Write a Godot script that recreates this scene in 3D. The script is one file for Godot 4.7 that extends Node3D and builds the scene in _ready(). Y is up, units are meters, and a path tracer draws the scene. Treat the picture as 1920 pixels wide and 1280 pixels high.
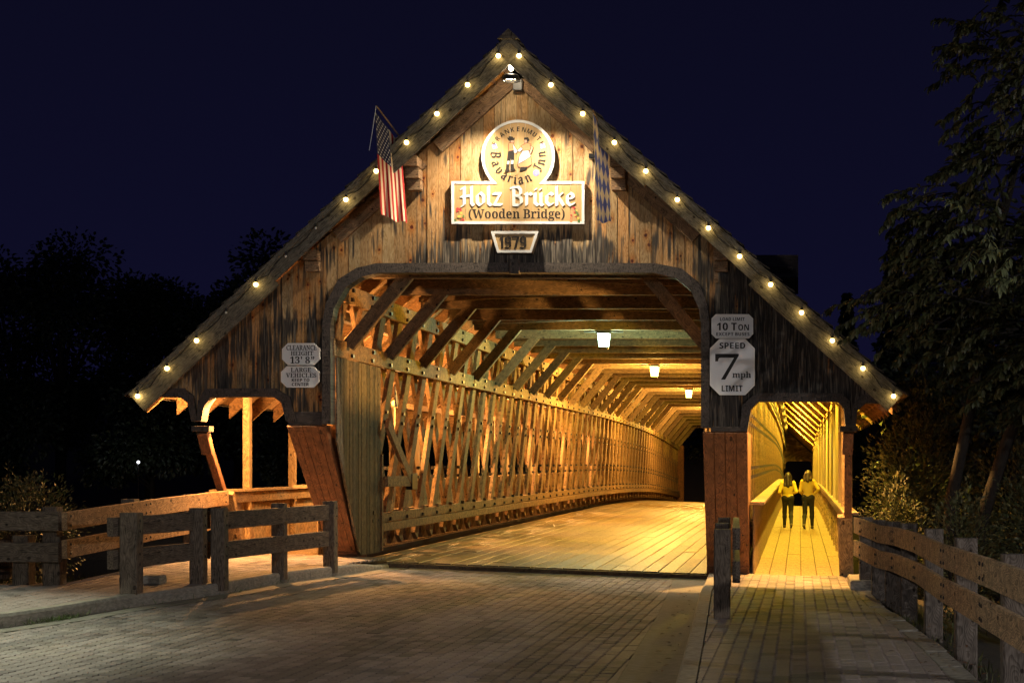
extends Node3D
# A covered wooden road bridge at night: x to the right, y up, the camera looks along -z. The portal wall stands 25 m from the camera.

const CX := -4.48          # middle of the bridge
const ZP := -25.0          # portal wall plane
const RIDGE := 8.43
const PITCH := 0.897
const HALF := 6.13
var rng := RandomNumberGenerator.new()
var M := {}
var used := {}
var beam_cache := {}

const FLOOD := 2.6
const FLOOD_DOWN := 28.0
const ROAD_LAMP := [12.0, 74.0, 74.0, 66.0]
const WALK_LAMP := 29.0
const SIDE_LAMP := 28.0
const STREET_NEAR := 46.0
const STREET_FAR := 60.0
const STREET_REAR := 50.0

func _ready() -> void:
	# camera: level, square to the portal, with the lens shifted up and to the left as the photograph's frame is
	var cam := Camera3D.new()
	cam.name = "camera"
	cam.projection = Camera3D.PROJECTION_FRUSTUM
	cam.near = 0.1
	cam.far = 600.0
	cam.size = 0.1 * 1280.0 / 2950.0
	cam.frustum_offset = Vector2(-539.0, 249.0) * (0.1 / 2950.0)
	cam.position = Vector3(0, 1.62, 0)
	add_child(cam)
	cam.current = true
	var sky_m := ProceduralSkyMaterial.new()
	sky_m.sky_top_color = Color(0.036, 0.036, 0.090)
	sky_m.sky_horizon_color = Color(0.062, 0.060, 0.165)
	sky_m.sky_curve = 0.18
	sky_m.ground_horizon_color = Color(0.03, 0.03, 0.06)
	sky_m.ground_bottom_color = Color(0.015, 0.015, 0.03)
	var sky := Sky.new()
	sky.sky_material = sky_m
	var env := Environment.new()
	env.background_mode = Environment.BG_SKY
	env.sky = sky
	env.background_energy_multiplier = 1.0
	env.tonemap_mode = Environment.TONE_MAPPER_LINEAR
	env.tonemap_exposure = 1.0
	env.sdfgi_enabled = true
	env.ssao_enabled = true
	env.ssil_enabled = true
	var we := WorldEnvironment.new()
	we.name = "world"
	we.environment = env
	add_child(we)
	var moon := DirectionalLight3D.new()
	moon.name = "moon"
	moon.light_color = Color(0.75, 0.82, 1.0)
	moon.light_energy = 0.006
	moon.light_angular_distance = 0.6
	moon.shadow_enabled = true
	moon.sky_mode = DirectionalLight3D.SKY_MODE_LIGHT_ONLY
	moon.rotation_degrees = Vector3(-42, 30, 0)
	add_child(moon)
	rng.seed = 7
	materials()
	build_ground()
	rng.seed = 8
	build_bridge()
	build_signs()
	build_flags()
	rng.seed = 9
	build_lamps()
	rng.seed = 10
	build_fences()
	build_people()
	build_plants()

class MB:
	var v := PackedVector3Array()
	var n := PackedVector3Array()
	var t := PackedVector2Array()

	func tri(a: Vector3, b: Vector3, c: Vector3, nn: Vector3, ua := Vector2.ZERO, ub := Vector2.ZERO, uc := Vector2.ZERO) -> void:
		if (b - a).cross(c - a).dot(nn) > 0.0:
			v.append(a); v.append(c); v.append(b)
			t.append(ua); t.append(uc); t.append(ub)
		else:
			v.append(a); v.append(b); v.append(c)
			t.append(ua); t.append(ub); t.append(uc)
		n.append(nn); n.append(nn); n.append(nn)

	func smooth(a: Vector3, b: Vector3, c: Vector3, na: Vector3, nb: Vector3, nc: Vector3, ua := Vector2.ZERO, ub := Vector2.ZERO, uc := Vector2.ZERO) -> void:
		if (b - a).cross(c - a).dot(na + nb + nc) > 0.0:
			v.append(a); v.append(c); v.append(b)
			n.append(na); n.append(nc); n.append(nb)
			t.append(ua); t.append(uc); t.append(ub)
		else:
			v.append(a); v.append(b); v.append(c)
			n.append(na); n.append(nb); n.append(nc)
			t.append(ua); t.append(ub); t.append(uc)

	func quad(a: Vector3, b: Vector3, c: Vector3, d: Vector3, nn: Vector3, ua := Vector2.ZERO, ub := Vector2.ZERO, uc := Vector2.ZERO, ud := Vector2.ZERO) -> void:
		tri(a, b, c, nn, ua, ub, uc)
		tri(a, c, d, nn, ua, uc, ud)

	# a timber of section w x h along tf's +z, with chamfered long edges; grain runs along it
	func beam(tf: Transform3D, w: float, h: float, l: float, ch := -1.0, u0 := 0.0, v0 := 0.0) -> void:
		var c := ch if ch >= 0.0 else minf(w, h) * 0.07
		var x := w / 2.0
		var y := h / 2.0
		var p := [Vector2(-x + c, -y), Vector2(x - c, -y), Vector2(x, -y + c), Vector2(x, y - c), Vector2(x - c, y), Vector2(-x + c, y), Vector2(-x, y - c), Vector2(-x, -y + c)]
		var q := []
		if c <= 0.0:
			p = [Vector2(-x, -y), Vector2(x, -y), Vector2(x, y), Vector2(-x, y)]
		var per := 0.0
		var k := p.size()
		for i in k:
			var a: Vector2 = p[i]
			var b: Vector2 = p[(i + 1) % k]
			var nn := tf.basis * Vector3((b - a).y, -(b - a).x, 0).normalized()
			var d := a.distance_to(b)
			var ua := u0 + per / 0.6
			var ub := u0 + (per + d) / 0.6
			quad(tf * Vector3(a.x, a.y, 0), tf * Vector3(b.x, b.y, 0), tf * Vector3(b.x, b.y, l), tf * Vector3(a.x, a.y, l), nn.normalized(), Vector2(ua, v0), Vector2(ub, v0), Vector2(ub, v0 + l / 2.4), Vector2(ua, v0 + l / 2.4))
			per += d
		for s in [0.0, l]:
			var nn := (tf.basis * Vector3(0, 0, 1 if s > 0.0 else -1)).normalized()
			var c0: Vector2 = p[0]
			for i in range(1, k - 1):
				var a: Vector2 = p[i]
				var b: Vector2 = p[i + 1]
				tri(tf * Vector3(c0.x, c0.y, s), tf * Vector3(a.x, a.y, s), tf * Vector3(b.x, b.y, s), nn, c0 / 0.6, a / 0.6, b / 0.6)

	# a beam between two points; its h side turned towards up
	func bar(a: Vector3, b: Vector3, w: float, h: float, up := Vector3.UP, ch := -1.0, u0 := 0.0, v0 := 0.0) -> void:
		beam(MB.frame(a, b, up), w, h, a.distance_to(b), ch, u0, v0)

	static func frame(a: Vector3, b: Vector3, up := Vector3.UP) -> Transform3D:
		var z := (b - a).normalized()
		if absf(z.dot(up)) > 0.999:
			up = Vector3(0, 0, 1) if absf(z.z) < 0.9 else Vector3(1, 0, 0)
		var x := up.cross(z).normalized()
		return Transform3D(Basis(x, z.cross(x), z), a)

	func box(lo: Vector3, hi: Vector3, ch := -1.0, u0 := 0.0, v0 := 0.0) -> void:
		var s := hi - lo
		var c := (lo + hi) / 2.0
		if s.x >= s.y and s.x >= s.z:
			bar(Vector3(lo.x, c.y, c.z), Vector3(hi.x, c.y, c.z), s.z, s.y, Vector3.UP, ch, u0, v0)
		elif s.y >= s.z:
			bar(Vector3(c.x, lo.y, c.z), Vector3(c.x, hi.y, c.z), s.x, s.z, Vector3(0, 0, 1), ch, u0, v0)
		else:
			bar(Vector3(c.x, c.y, lo.z), Vector3(c.x, c.y, hi.z), s.x, s.y, Vector3.UP, ch, u0, v0)

	# a flat outline in tf's xy plane pushed from z0 to z1; uv are outline metres times uvs plus uvo
	func extrude(poly: PackedVector2Array, tf: Transform3D, z0: float, z1: float, uvs := Vector2(1, 1), uvo := Vector2.ZERO, back := true) -> void:
		var ix := Geometry2D.triangulate_polygon(poly)
		var nf := (tf.basis * Vector3(0, 0, 1)).normalized()
		for i in range(0, ix.size(), 3):
			var a := poly[ix[i]]
			var b := poly[ix[i + 1]]
			var c := poly[ix[i + 2]]
			tri(tf * Vector3(a.x, a.y, z1), tf * Vector3(b.x, b.y, z1), tf * Vector3(c.x, c.y, z1), nf, a * uvs + uvo, b * uvs + uvo, c * uvs + uvo)
			if back:
				tri(tf * Vector3(a.x, a.y, z0), tf * Vector3(b.x, b.y, z0), tf * Vector3(c.x, c.y, z0), -nf, a * uvs + uvo, b * uvs + uvo, c * uvs + uvo)
		var turn := -1.0 if Geometry2D.is_polygon_clockwise(poly) else 1.0
		for i in poly.size():
			var a := poly[i]
			var b := poly[(i + 1) % poly.size()]
			var e := b - a
			var nn := (tf.basis * (Vector3(e.y, -e.x, 0) * turn)).normalized()
			var nudge := Vector2(0.004, 0.0)
			quad(tf * Vector3(a.x, a.y, z0), tf * Vector3(b.x, b.y, z0), tf * Vector3(b.x, b.y, z1), tf * Vector3(a.x, a.y, z1), nn, a * uvs + uvo + nudge, b * uvs + uvo + nudge, b * uvs + uvo, a * uvs + uvo)

	# a frame of width w that runs along the inside of an outline
	func ring(poly: PackedVector2Array, w: float, tf: Transform3D, z0: float, z1: float) -> void:
		var k := poly.size()
		var turn := -1.0 if Geometry2D.is_polygon_clockwise(poly) else 1.0
		var inner := PackedVector2Array()
		for i in k:
			var e1 := (poly[i] - poly[(i + k - 1) % k]).normalized()
			var e2 := (poly[(i + 1) % k] - poly[i]).normalized()
			var n1 := Vector2(-e1.y, e1.x) * turn
			var n2 := Vector2(-e2.y, e2.x) * turn
			var m := (n1 + n2).normalized()
			inner.append(poly[i] + m * (w / maxf(0.35, m.dot(n1))))
		var nf := (tf.basis * Vector3(0, 0, 1)).normalized()
		for i in k:
			var j := (i + 1) % k
			var a := poly[i]
			var b := poly[j]
			var c := inner[j]
			var d := inner[i]
			var e := b - a
			var no := (tf.basis * (Vector3(e.y, -e.x, 0) * turn)).normalized()
			quad(tf * Vector3(a.x, a.y, z1), tf * Vector3(b.x, b.y, z1), tf * Vector3(c.x, c.y, z1), tf * Vector3(d.x, d.y, z1), nf, a, b, c, d)
			quad(tf * Vector3(a.x, a.y, z0), tf * Vector3(b.x, b.y, z0), tf * Vector3(b.x, b.y, z1), tf * Vector3(a.x, a.y, z1), no, a, b, b, a)
			quad(tf * Vector3(d.x, d.y, z0), tf * Vector3(c.x, c.y, z0), tf * Vector3(c.x, c.y, z1), tf * Vector3(d.x, d.y, z1), -no, d, c, c, d)

	func tube(pts: Array, radii: Array, sides := 6) -> void:
		var rings := []
		var along := 0.0
		for i in pts.size():
			var p: Vector3 = pts[i]
			var d: Vector3 = (pts[mini(i + 1, pts.size() - 1)] - pts[maxi(i - 1, 0)]).normalized()
			var f := MB.frame(p, p + d)
			if i > 0:
				along += p.distance_to(pts[i - 1])
			var r := []
			for k in sides + 1:
				var a := TAU * k / sides
				var nn := f.basis.x * cos(a) + f.basis.y * sin(a)
				r.append([p + nn * radii[i], nn, Vector2(float(k) / sides, along / 1.2)])
			rings.append(r)
		for i in pts.size() - 1:
			for k in sides:
				var a = rings[i][k]
				var b = rings[i][k + 1]
				var c = rings[i + 1][k + 1]
				var d = rings[i + 1][k]
				smooth(a[0], b[0], c[0], a[1], b[1], c[1], a[2], b[2], c[2])
				smooth(a[0], c[0], d[0], a[1], c[1], d[1], a[2], c[2], d[2])
		for e in [0, pts.size() - 1]:
			var nn: Vector3 = (pts[e] - pts[1 if e == 0 else e - 1]).normalized()
			for k in sides:
				tri(pts[e], rings[e][k][0], rings[e][k + 1][0], nn)

	# a profile of (radius, height) turned round tf's y axis
	func lathe(prof: Array, tf: Transform3D, sides := 16) -> void:
		for i in prof.size() - 1:
			var p: Vector2 = prof[i]
			var q: Vector2 = prof[i + 1]
			var e := (q - p)
			var nn := Vector2(e.y, -e.x).normalized()
			for k in sides:
				var a := TAU * k / sides
				var b := TAU * (k + 1) / sides
				var ca := Vector3(cos(a), 0, sin(a))
				var cb := Vector3(cos(b), 0, sin(b))
				var na := (tf.basis * (ca * nn.x + Vector3.UP * nn.y)).normalized()
				var nb := (tf.basis * (cb * nn.x + Vector3.UP * nn.y)).normalized()
				var w := tf * (ca * p.x + Vector3.UP * p.y)
				var x := tf * (cb * p.x + Vector3.UP * p.y)
				var y := tf * (cb * q.x + Vector3.UP * q.y)
				var z := tf * (ca * q.x + Vector3.UP * q.y)
				smooth(w, x, y, na, nb, nb, Vector2(a, p.y), Vector2(b, p.y), Vector2(b, q.y))
				smooth(w, y, z, na, nb, na, Vector2(a, p.y), Vector2(b, q.y), Vector2(a, q.y))

	func mesh(mat: Material) -> ArrayMesh:
		var a := []
		a.resize(Mesh.ARRAY_MAX)
		a[Mesh.ARRAY_VERTEX] = v
		a[Mesh.ARRAY_NORMAL] = n
		a[Mesh.ARRAY_TEX_UV] = t
		var m := ArrayMesh.new()
		m.add_surface_from_arrays(Mesh.PRIMITIVE_TRIANGLES, a)
		m.surface_set_material(0, mat)
		return m


# ---------------------------------------------------------------- naming and placing
func numbered(called: String) -> String:
	var k: int = used.get(called, -1) + 1
	used[called] = k
	return called if k == 0 else "%s_%03d" % [called, k]

func thing(called: String, label: String, category: String, at := Vector3.ZERO, group := "") -> Node3D:
	var o := Node3D.new()
	o.name = numbered(called)
	add_child(o)
	o.position = at
	o.set_meta("label", label)
	o.set_meta("category", category)
	if group:
		o.set_meta("group", group)
	return o

func whole(called: String, label: String, category: String, mesh: Mesh, at := Vector3.ZERO, group := "") -> MeshInstance3D:
	var o := MeshInstance3D.new()
	o.mesh = mesh
	o.name = numbered(called)
	add_child(o)
	o.position = at
	o.set_meta("label", label)
	o.set_meta("category", category)
	if group:
		o.set_meta("group", group)
	return o

func struct(called: String, label: String, mesh: Mesh) -> MeshInstance3D:
	var o := MeshInstance3D.new()
	o.mesh = mesh
	o.name = numbered(called)
	add_child(o)
	o.set_meta("kind", "structure")
	o.set_meta("label", label)
	return o

func world_of(o: Node) -> Transform3D:
	return Transform3D() if o == self or not o is Node3D else world_of(o.get_parent()) * (o as Node3D).transform

# a part: the mesh's own axes are placed at tf, given in the world
func put(called: String, mesh: Mesh, parent: Node3D, tf := Transform3D()) -> MeshInstance3D:
	var o := MeshInstance3D.new()
	o.name = called
	o.mesh = mesh
	parent.add_child(o, true)
	o.transform = world_of(parent).affine_inverse() * tf
	return o

func group_part(called: String, parent: Node3D, at: Vector3) -> Node3D:
	var o := Node3D.new()
	o.name = called
	parent.add_child(o, true)
	o.transform = world_of(parent).affine_inverse() * Transform3D(Basis(), at)
	return o

func stuff(o: Node) -> Node:
	o.set_meta("kind", "stuff")
	return o

# one timber as a part; timbers of the same size share a few meshes
func timber(called: String, a: Vector3, b: Vector3, w: float, h: float, mat: String, parent: Node3D, up := Vector3.UP) -> MeshInstance3D:
	var l := snappedf(a.distance_to(b), 0.01)
	var k := rng.randi() % 5
	var key := "%s/%.3f/%.3f/%.2f/%d" % [mat, w, h, l, k]
	if not beam_cache.has(key):
		var m := MB.new()
		m.beam(Transform3D(), w, h, l, -1.0, 0.37 * k + 0.11, 0.23 * k)
		beam_cache[key] = m.mesh(M[mat])
	return put(called, beam_cache[key], parent, MB.frame(a, b, up))

func block(called: String, lo: Vector3, hi: Vector3, mat: String, parent: Node3D) -> MeshInstance3D:
	var m := MB.new()
	var c := (lo + hi) / 2.0
	m.box(lo - c, hi - c, -1.0, rng.randf(), rng.randf())
	return put(called, m.mesh(M[mat]), parent, Transform3D(Basis(), c))

func omni(parent: Node3D, at: Vector3, color: Color, energy: float, size: float) -> void:
	var l := OmniLight3D.new()
	l.name = "lamp_light"
	parent.add_child(l, true)
	l.transform = world_of(parent).affine_inverse() * Transform3D(Basis(), at)
	l.light_color = color.linear_to_srgb()
	l.light_energy = energy
	l.light_size = size
	l.omni_range = 60.0
	l.omni_attenuation = 2.0
	l.shadow_enabled = true

# ---------------------------------------------------------------- the lie of the land
func deck(x: float) -> float:                 # bridge floor at its near end: it leans a little, as the road curves
	return -0.13 - 0.038 * minf(x, 0.3)

func ground(x: float, d: float) -> float:     # road surface, d metres in front of the camera
	var s := smoothstep(13.0, 26.0, d)
	return lerpf(-0.12, deck(minf(x, 0.0)) - 0.07, s)

const CAMBER := [0.0, 0.0, 12.0, 0.09, 25.0, 0.2, 38.0, 0.27, 52.0, 0.19, 62.0, -0.04, 74.0, -0.42]
func camber(t: float) -> float:               # rise of the bridge, t metres behind the portal
	t = clampf(t, 0.0, 74.0)
	for i in range(0, CAMBER.size() - 2, 2):
		if t <= CAMBER[i + 2]:
			var y0: float = CAMBER[maxi(i - 2, 0) + 1]
			var y3: float = CAMBER[mini(i + 4, CAMBER.size() - 2) + 1]
			return cubic_interpolate(CAMBER[i + 1], CAMBER[i + 3], y0, y3, (t - CAMBER[i]) / (CAMBER[i + 2] - CAMBER[i]))
	return CAMBER[-1]

# drawing units of the portal elevation (118 to the metre) to metres
func fx(u: float) -> float:
	return (u - 1499.0) / 118.0
func fy(w: float) -> float:
	return 1.62 + (889.0 - w) / 118.0
# the same for a point that stands at depth z, in front of the portal wall
func gp(u: float, w: float, z: float) -> Vector3:
	return Vector3((u - 1499.0) * -z / 2950.0, 1.62 + (889.0 - w) * -z / 2950.0, z)
func fpoly(a: Array) -> PackedVector2Array:
	var p := PackedVector2Array()
	for i in range(0, a.size(), 2):
		p.append(Vector2(fx(a[i]), fy(a[i + 1])))
	return p
func along(line: Array, d: float) -> float:   # x of a plan line [d, x, d, x ...] at distance d
	for i in range(0, line.size() - 2, 2):
		if d <= line[i + 2] or i == line.size() - 4:
			return lerpf(line[i + 1], line[i + 3], (d - line[i]) / (line[i + 2] - line[i]))
	return line[-1]

# ---------------------------------------------------------------- materials
func px(b: PackedByteArray, i: int, r: float, g: float, bl: float) -> void:
	b[i] = clampi(int(r * 255.0), 0, 255)
	b[i + 1] = clampi(int(g * 255.0), 0, 255)
	b[i + 2] = clampi(int(bl * 255.0), 0, 255)

func as_texture(w: int, h: int, b: PackedByteArray) -> ImageTexture:
	return ImageTexture.create_from_image(Image.create_from_data(w, h, false, Image.FORMAT_RGB8, b))

func noise(s: int, f := 1.0, oct := 3) -> FastNoiseLite:
	var n := FastNoiseLite.new()
	n.seed = s
	n.noise_type = FastNoiseLite.TYPE_SIMPLEX
	n.frequency = f
	n.fractal_type = FastNoiseLite.FRACTAL_FBM
	n.fractal_octaves = oct
	return n

# 0.6 m across by 2.4 m along, ends meeting: rings, fibres, knots; weathered gives cracks and streaks instead of clear rings
func grain(s: int, weathered: float) -> ImageTexture:
	var w := 256
	var h := 1024
	var b := PackedByteArray()
	b.resize(w * h * 3)
	var low := noise(s, 1.0, 2)
	var fine := noise(s + 1, 1.0, 2)
	var r := RandomNumberGenerator.new()
	r.seed = s
	var knots := []
	for k in 7:
		knots.append([r.randf(), r.randf(), r.randf_range(0.012, 0.026)])
	var pu := PackedFloat32Array()
	for y in h:
		var v := float(y) / h
		var c := cos(TAU * v)
		var sn := sin(TAU * v)
		for x in w:
			var u := float(x) / w
			var bend := low.get_noise_3d(u * 2.2, c * 0.55, sn * 0.55)
			var ph := u * 9.0 + bend * 6.0
			var dark := 0.0
			for k in knots:
				var dv: float = absf(v - k[1])
				dv = minf(dv, 1.0 - dv) * 2.4
				var du: float = absf(u - k[0]) * 0.6
				if du > 0.16 or dv > 0.5:
					continue
				var d: float = sqrt(du * du + dv * dv * 0.22) / k[2]
				ph += 1.6 * exp(-d * d * 0.3)
				dark = maxf(dark, 1.0 - smoothstep(0.55, 1.15, sqrt(du * du + dv * dv * 0.6) / k[2]))
			var f := ph - floorf(ph)
			var ring := smoothstep(0.25, 0.95, f) * (1.0 - smoothstep(0.95, 1.0, f))
			var fib := fine.get_noise_3d(u * 70.0, c * 3.0, sn * 3.0)
			var crack := smoothstep(0.38, 0.62, fine.get_noise_3d(u * 34.0 + 9.0, c * 1.3, sn * 1.3)) * weathered
			var blotch := low.get_noise_3d(u * 5.0 + 30.0, c * 2.4, sn * 2.4)
			var g := 0.86 - ring * lerpf(0.24, 0.13, weathered) + fib * lerpf(0.09, 0.2, weathered) + blotch * 0.13 - crack * 0.45 - dark * 0.42
			px(b, (y * w + x) * 3, g * 1.03, g * lerpf(0.965, 1.0, weathered) - dark * 0.03 - ring * 0.015, g * lerpf(0.9, 0.98, weathered) - dark * 0.05 - ring * 0.03)
	return as_texture(w, h, b)

# the weathered pine of the portal wall, in wall metres: boards of 0.178 m with their own tone, knots, and the dark stain that rain has left low down and to the right
const WALL_LO := Vector2(-10.9, 2.2)
const WALL_SIZE := Vector2(12.8, 6.3)
const BOARD := 0.178
func wall_texture() -> ImageTexture:
	var w := 1536
	var h := 768
	var b := PackedByteArray()
	b.resize(w * h * 3)
	var n1 := noise(11, 1.0, 2)
	var n2 := noise(12, 1.0, 3)
	var n3 := noise(13, 1.0, 2)
	var r := RandomNumberGenerator.new()
	r.seed = 5
	var tone := []
	var knots := []
	for i in 80:
		tone.append([r.randf_range(-0.11, 0.09), r.randf_range(-0.15, 0.15), r.randf() * 50.0, r.randf_range(-0.06, 0.06)])
		var ks := []
		for k in 7:
			ks.append(Vector3(r.randf_range(0.025, 0.153), 2.2 + 6.3 * r.randf(), r.randf_range(0.014, 0.030)))
		knots.append(ks)
	for y in h:
		var wy := WALL_LO.y + WALL_SIZE.y * (float(y) / h)
		for x in w:
			var wx := WALL_LO.x + WALL_SIZE.x * (float(x) / w)
			var bi := int((wx - WALL_LO.x) / BOARD)
			var lx := wx - WALL_LO.x - bi * BOARD
			var tn = tone[bi]
			var ph: float = lx * 26.0 + n1.get_noise_2d(lx * 9.0 + tn[2], wy * 0.75 + tn[2]) * 4.0
			var dark := 0.0
			var warm := 0.0
			for k in knots[bi]:
				var dy: float = wy - k.y
				if absf(dy) > 0.3:
					continue
				var dx: float = lx - k.x
				var d: float = (dx * dx + dy * dy * 0.25) / (k.z * k.z)
				ph += 1.3 * exp(-d * 0.35)
				warm = maxf(warm, exp(-d * 0.22))
				dark = maxf(dark, 1.0 - smoothstep(0.5, 1.1, sqrt(dx * dx + dy * dy * 0.7) / k.z))
			var f := ph - floorf(ph)
			var ring := smoothstep(0.3, 0.95, f) * (1.0 - smoothstep(0.95, 1.0, f))
			var fib := n2.get_noise_2d(wx * 55.0, wy * 1.6)
			var streak := n2.get_noise_2d(wx * 13.0 + 70.0, wy * 0.55)
			var blot := n3.get_noise_2d(wx * 1.7, wy * 1.1 + 20.0)
			# how far the weather has got
			var away := absf(wx - CX)
			var we: float = -0.30 + tn[1]
			we += 1.25 * (1.0 - smoothstep(4.95, 5.7, wy)) * (1.0 - smoothstep(1.1, 2.2, away)) 
			we += 0.50 * smoothstep(1.6, 3.2, wx - CX) + 0.55 * smoothstep(2.7, 3.6, wx - CX)
			we += 0.34 * smoothstep(1.9, 4.2, CX - wx)
			we += 0.25 * (1.0 - smoothstep(4.0, 5.2, wy))
			if wx > -8.2 and wx < -7.5:
				we += 0.45 * (1.0 - smoothstep(4.02, 4.12, wy)) * smoothstep(2.9, 3.2, wy)
			var stain := smoothstep(0.0, 0.56, we + streak * 0.62 + blot * 0.5 + fib * 0.22)
			var pale := smoothstep(0.12, 0.5, streak + fib * 0.55) * smoothstep(0.1, 0.5, we) * (1.0 - smoothstep(1.1, 1.5, we))
			var g: float = 0.80 + tn[0] - ring * 0.13 + fib * 0.09 + blot * 0.06
			var cr := g * 1.0 - dark * 0.36 - warm * 0.03
			var cg: float = g * (0.80 + tn[3]) - dark * 0.36 - warm * 0.12 - ring * 0.03
			var cb: float = g * (0.55 + tn[3] * 1.5) - dark * 0.28 - warm * 0.17 - ring * 0.06
			var sg: float = 0.20 + fib * 0.12 + tn[0] * 0.3 + blot * 0.05
			cr = lerpf(cr, sg * 1.08, stain)
			cg = lerpf(cg, sg * 0.97, stain)
			cb = lerpf(cb, sg * 0.88, stain)
			cr = lerpf(cr, 0.66, pale * 0.55)
			cg = lerpf(cg, 0.61, pale * 0.55)
			cb = lerpf(cb, 0.53, pale * 0.55)
			px(b, (y * w + x) * 3, cr, cg, cb)
	return as_texture(w, h, b)

# mottled mineral surface
func mineral(s: int, f: float, depth: float, specks: float) -> ImageTexture:
	var w := 512
	var b := PackedByteArray()
	b.resize(w * w * 3)
	var n1 := noise(s, 1.0, 4)
	var n2 := noise(s + 3, 1.0, 1)
	for y in w:
		for x in w:
			var a := TAU * x / w
			var c := TAU * y / w
			var g := 0.84 + depth * n1.get_noise_3d(cos(a) * f + 3.0 * cos(c), sin(a) * f + 3.0 * sin(c), 2.0 * sin(c) * f + cos(c) * f)
			g += specks * n2.get_noise_2d(x * 0.45, y * 0.45)
			px(b, (y * w + x) * 3, g, g * 0.99, g * 0.97)
	return as_texture(w, w, b)

func solid(r: float, g: float, b: float, rough := 0.8, metal := 0.0) -> StandardMaterial3D:
	var m := StandardMaterial3D.new()
	m.albedo_color = Color(r, g, b).linear_to_srgb()
	m.roughness = rough
	m.metallic = metal
	return m

func textured(t: Texture2D, r: float, g: float, b: float, rough := 0.85, bump := 0.0, scale := Vector3.ONE) -> StandardMaterial3D:
	var m := solid(r, g, b, rough)
	m.albedo_texture = t
	m.uv1_scale = scale
	if bump > 0.0:
		m.heightmap_enabled = true
		m.heightmap_texture = t
		m.heightmap_scale = bump
	return m

func tri_tex(t: Texture2D, r: float, g: float, b: float, rough: float, bump: float, per_metre: float) -> StandardMaterial3D:
	var m := textured(t, r, g, b, rough, bump, Vector3.ONE * per_metre)
	m.uv1_triplanar = true
	m.uv1_world_triplanar = true
	return m

func glowing(c: Color, energy: float) -> StandardMaterial3D:
	var m := StandardMaterial3D.new()
	m.albedo_color = c
	m.emission_enabled = true
	m.emission = c
	m.emission_energy_multiplier = energy
	return m

func leafy(r: float, g: float, b: float) -> StandardMaterial3D:
	var m := solid(r, g, b, 0.5)
	m.backlight_enabled = true
	m.backlight = Color(0.35, 0.4, 0.2)
	m.vertex_color_use_as_albedo = true
	return m

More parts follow.
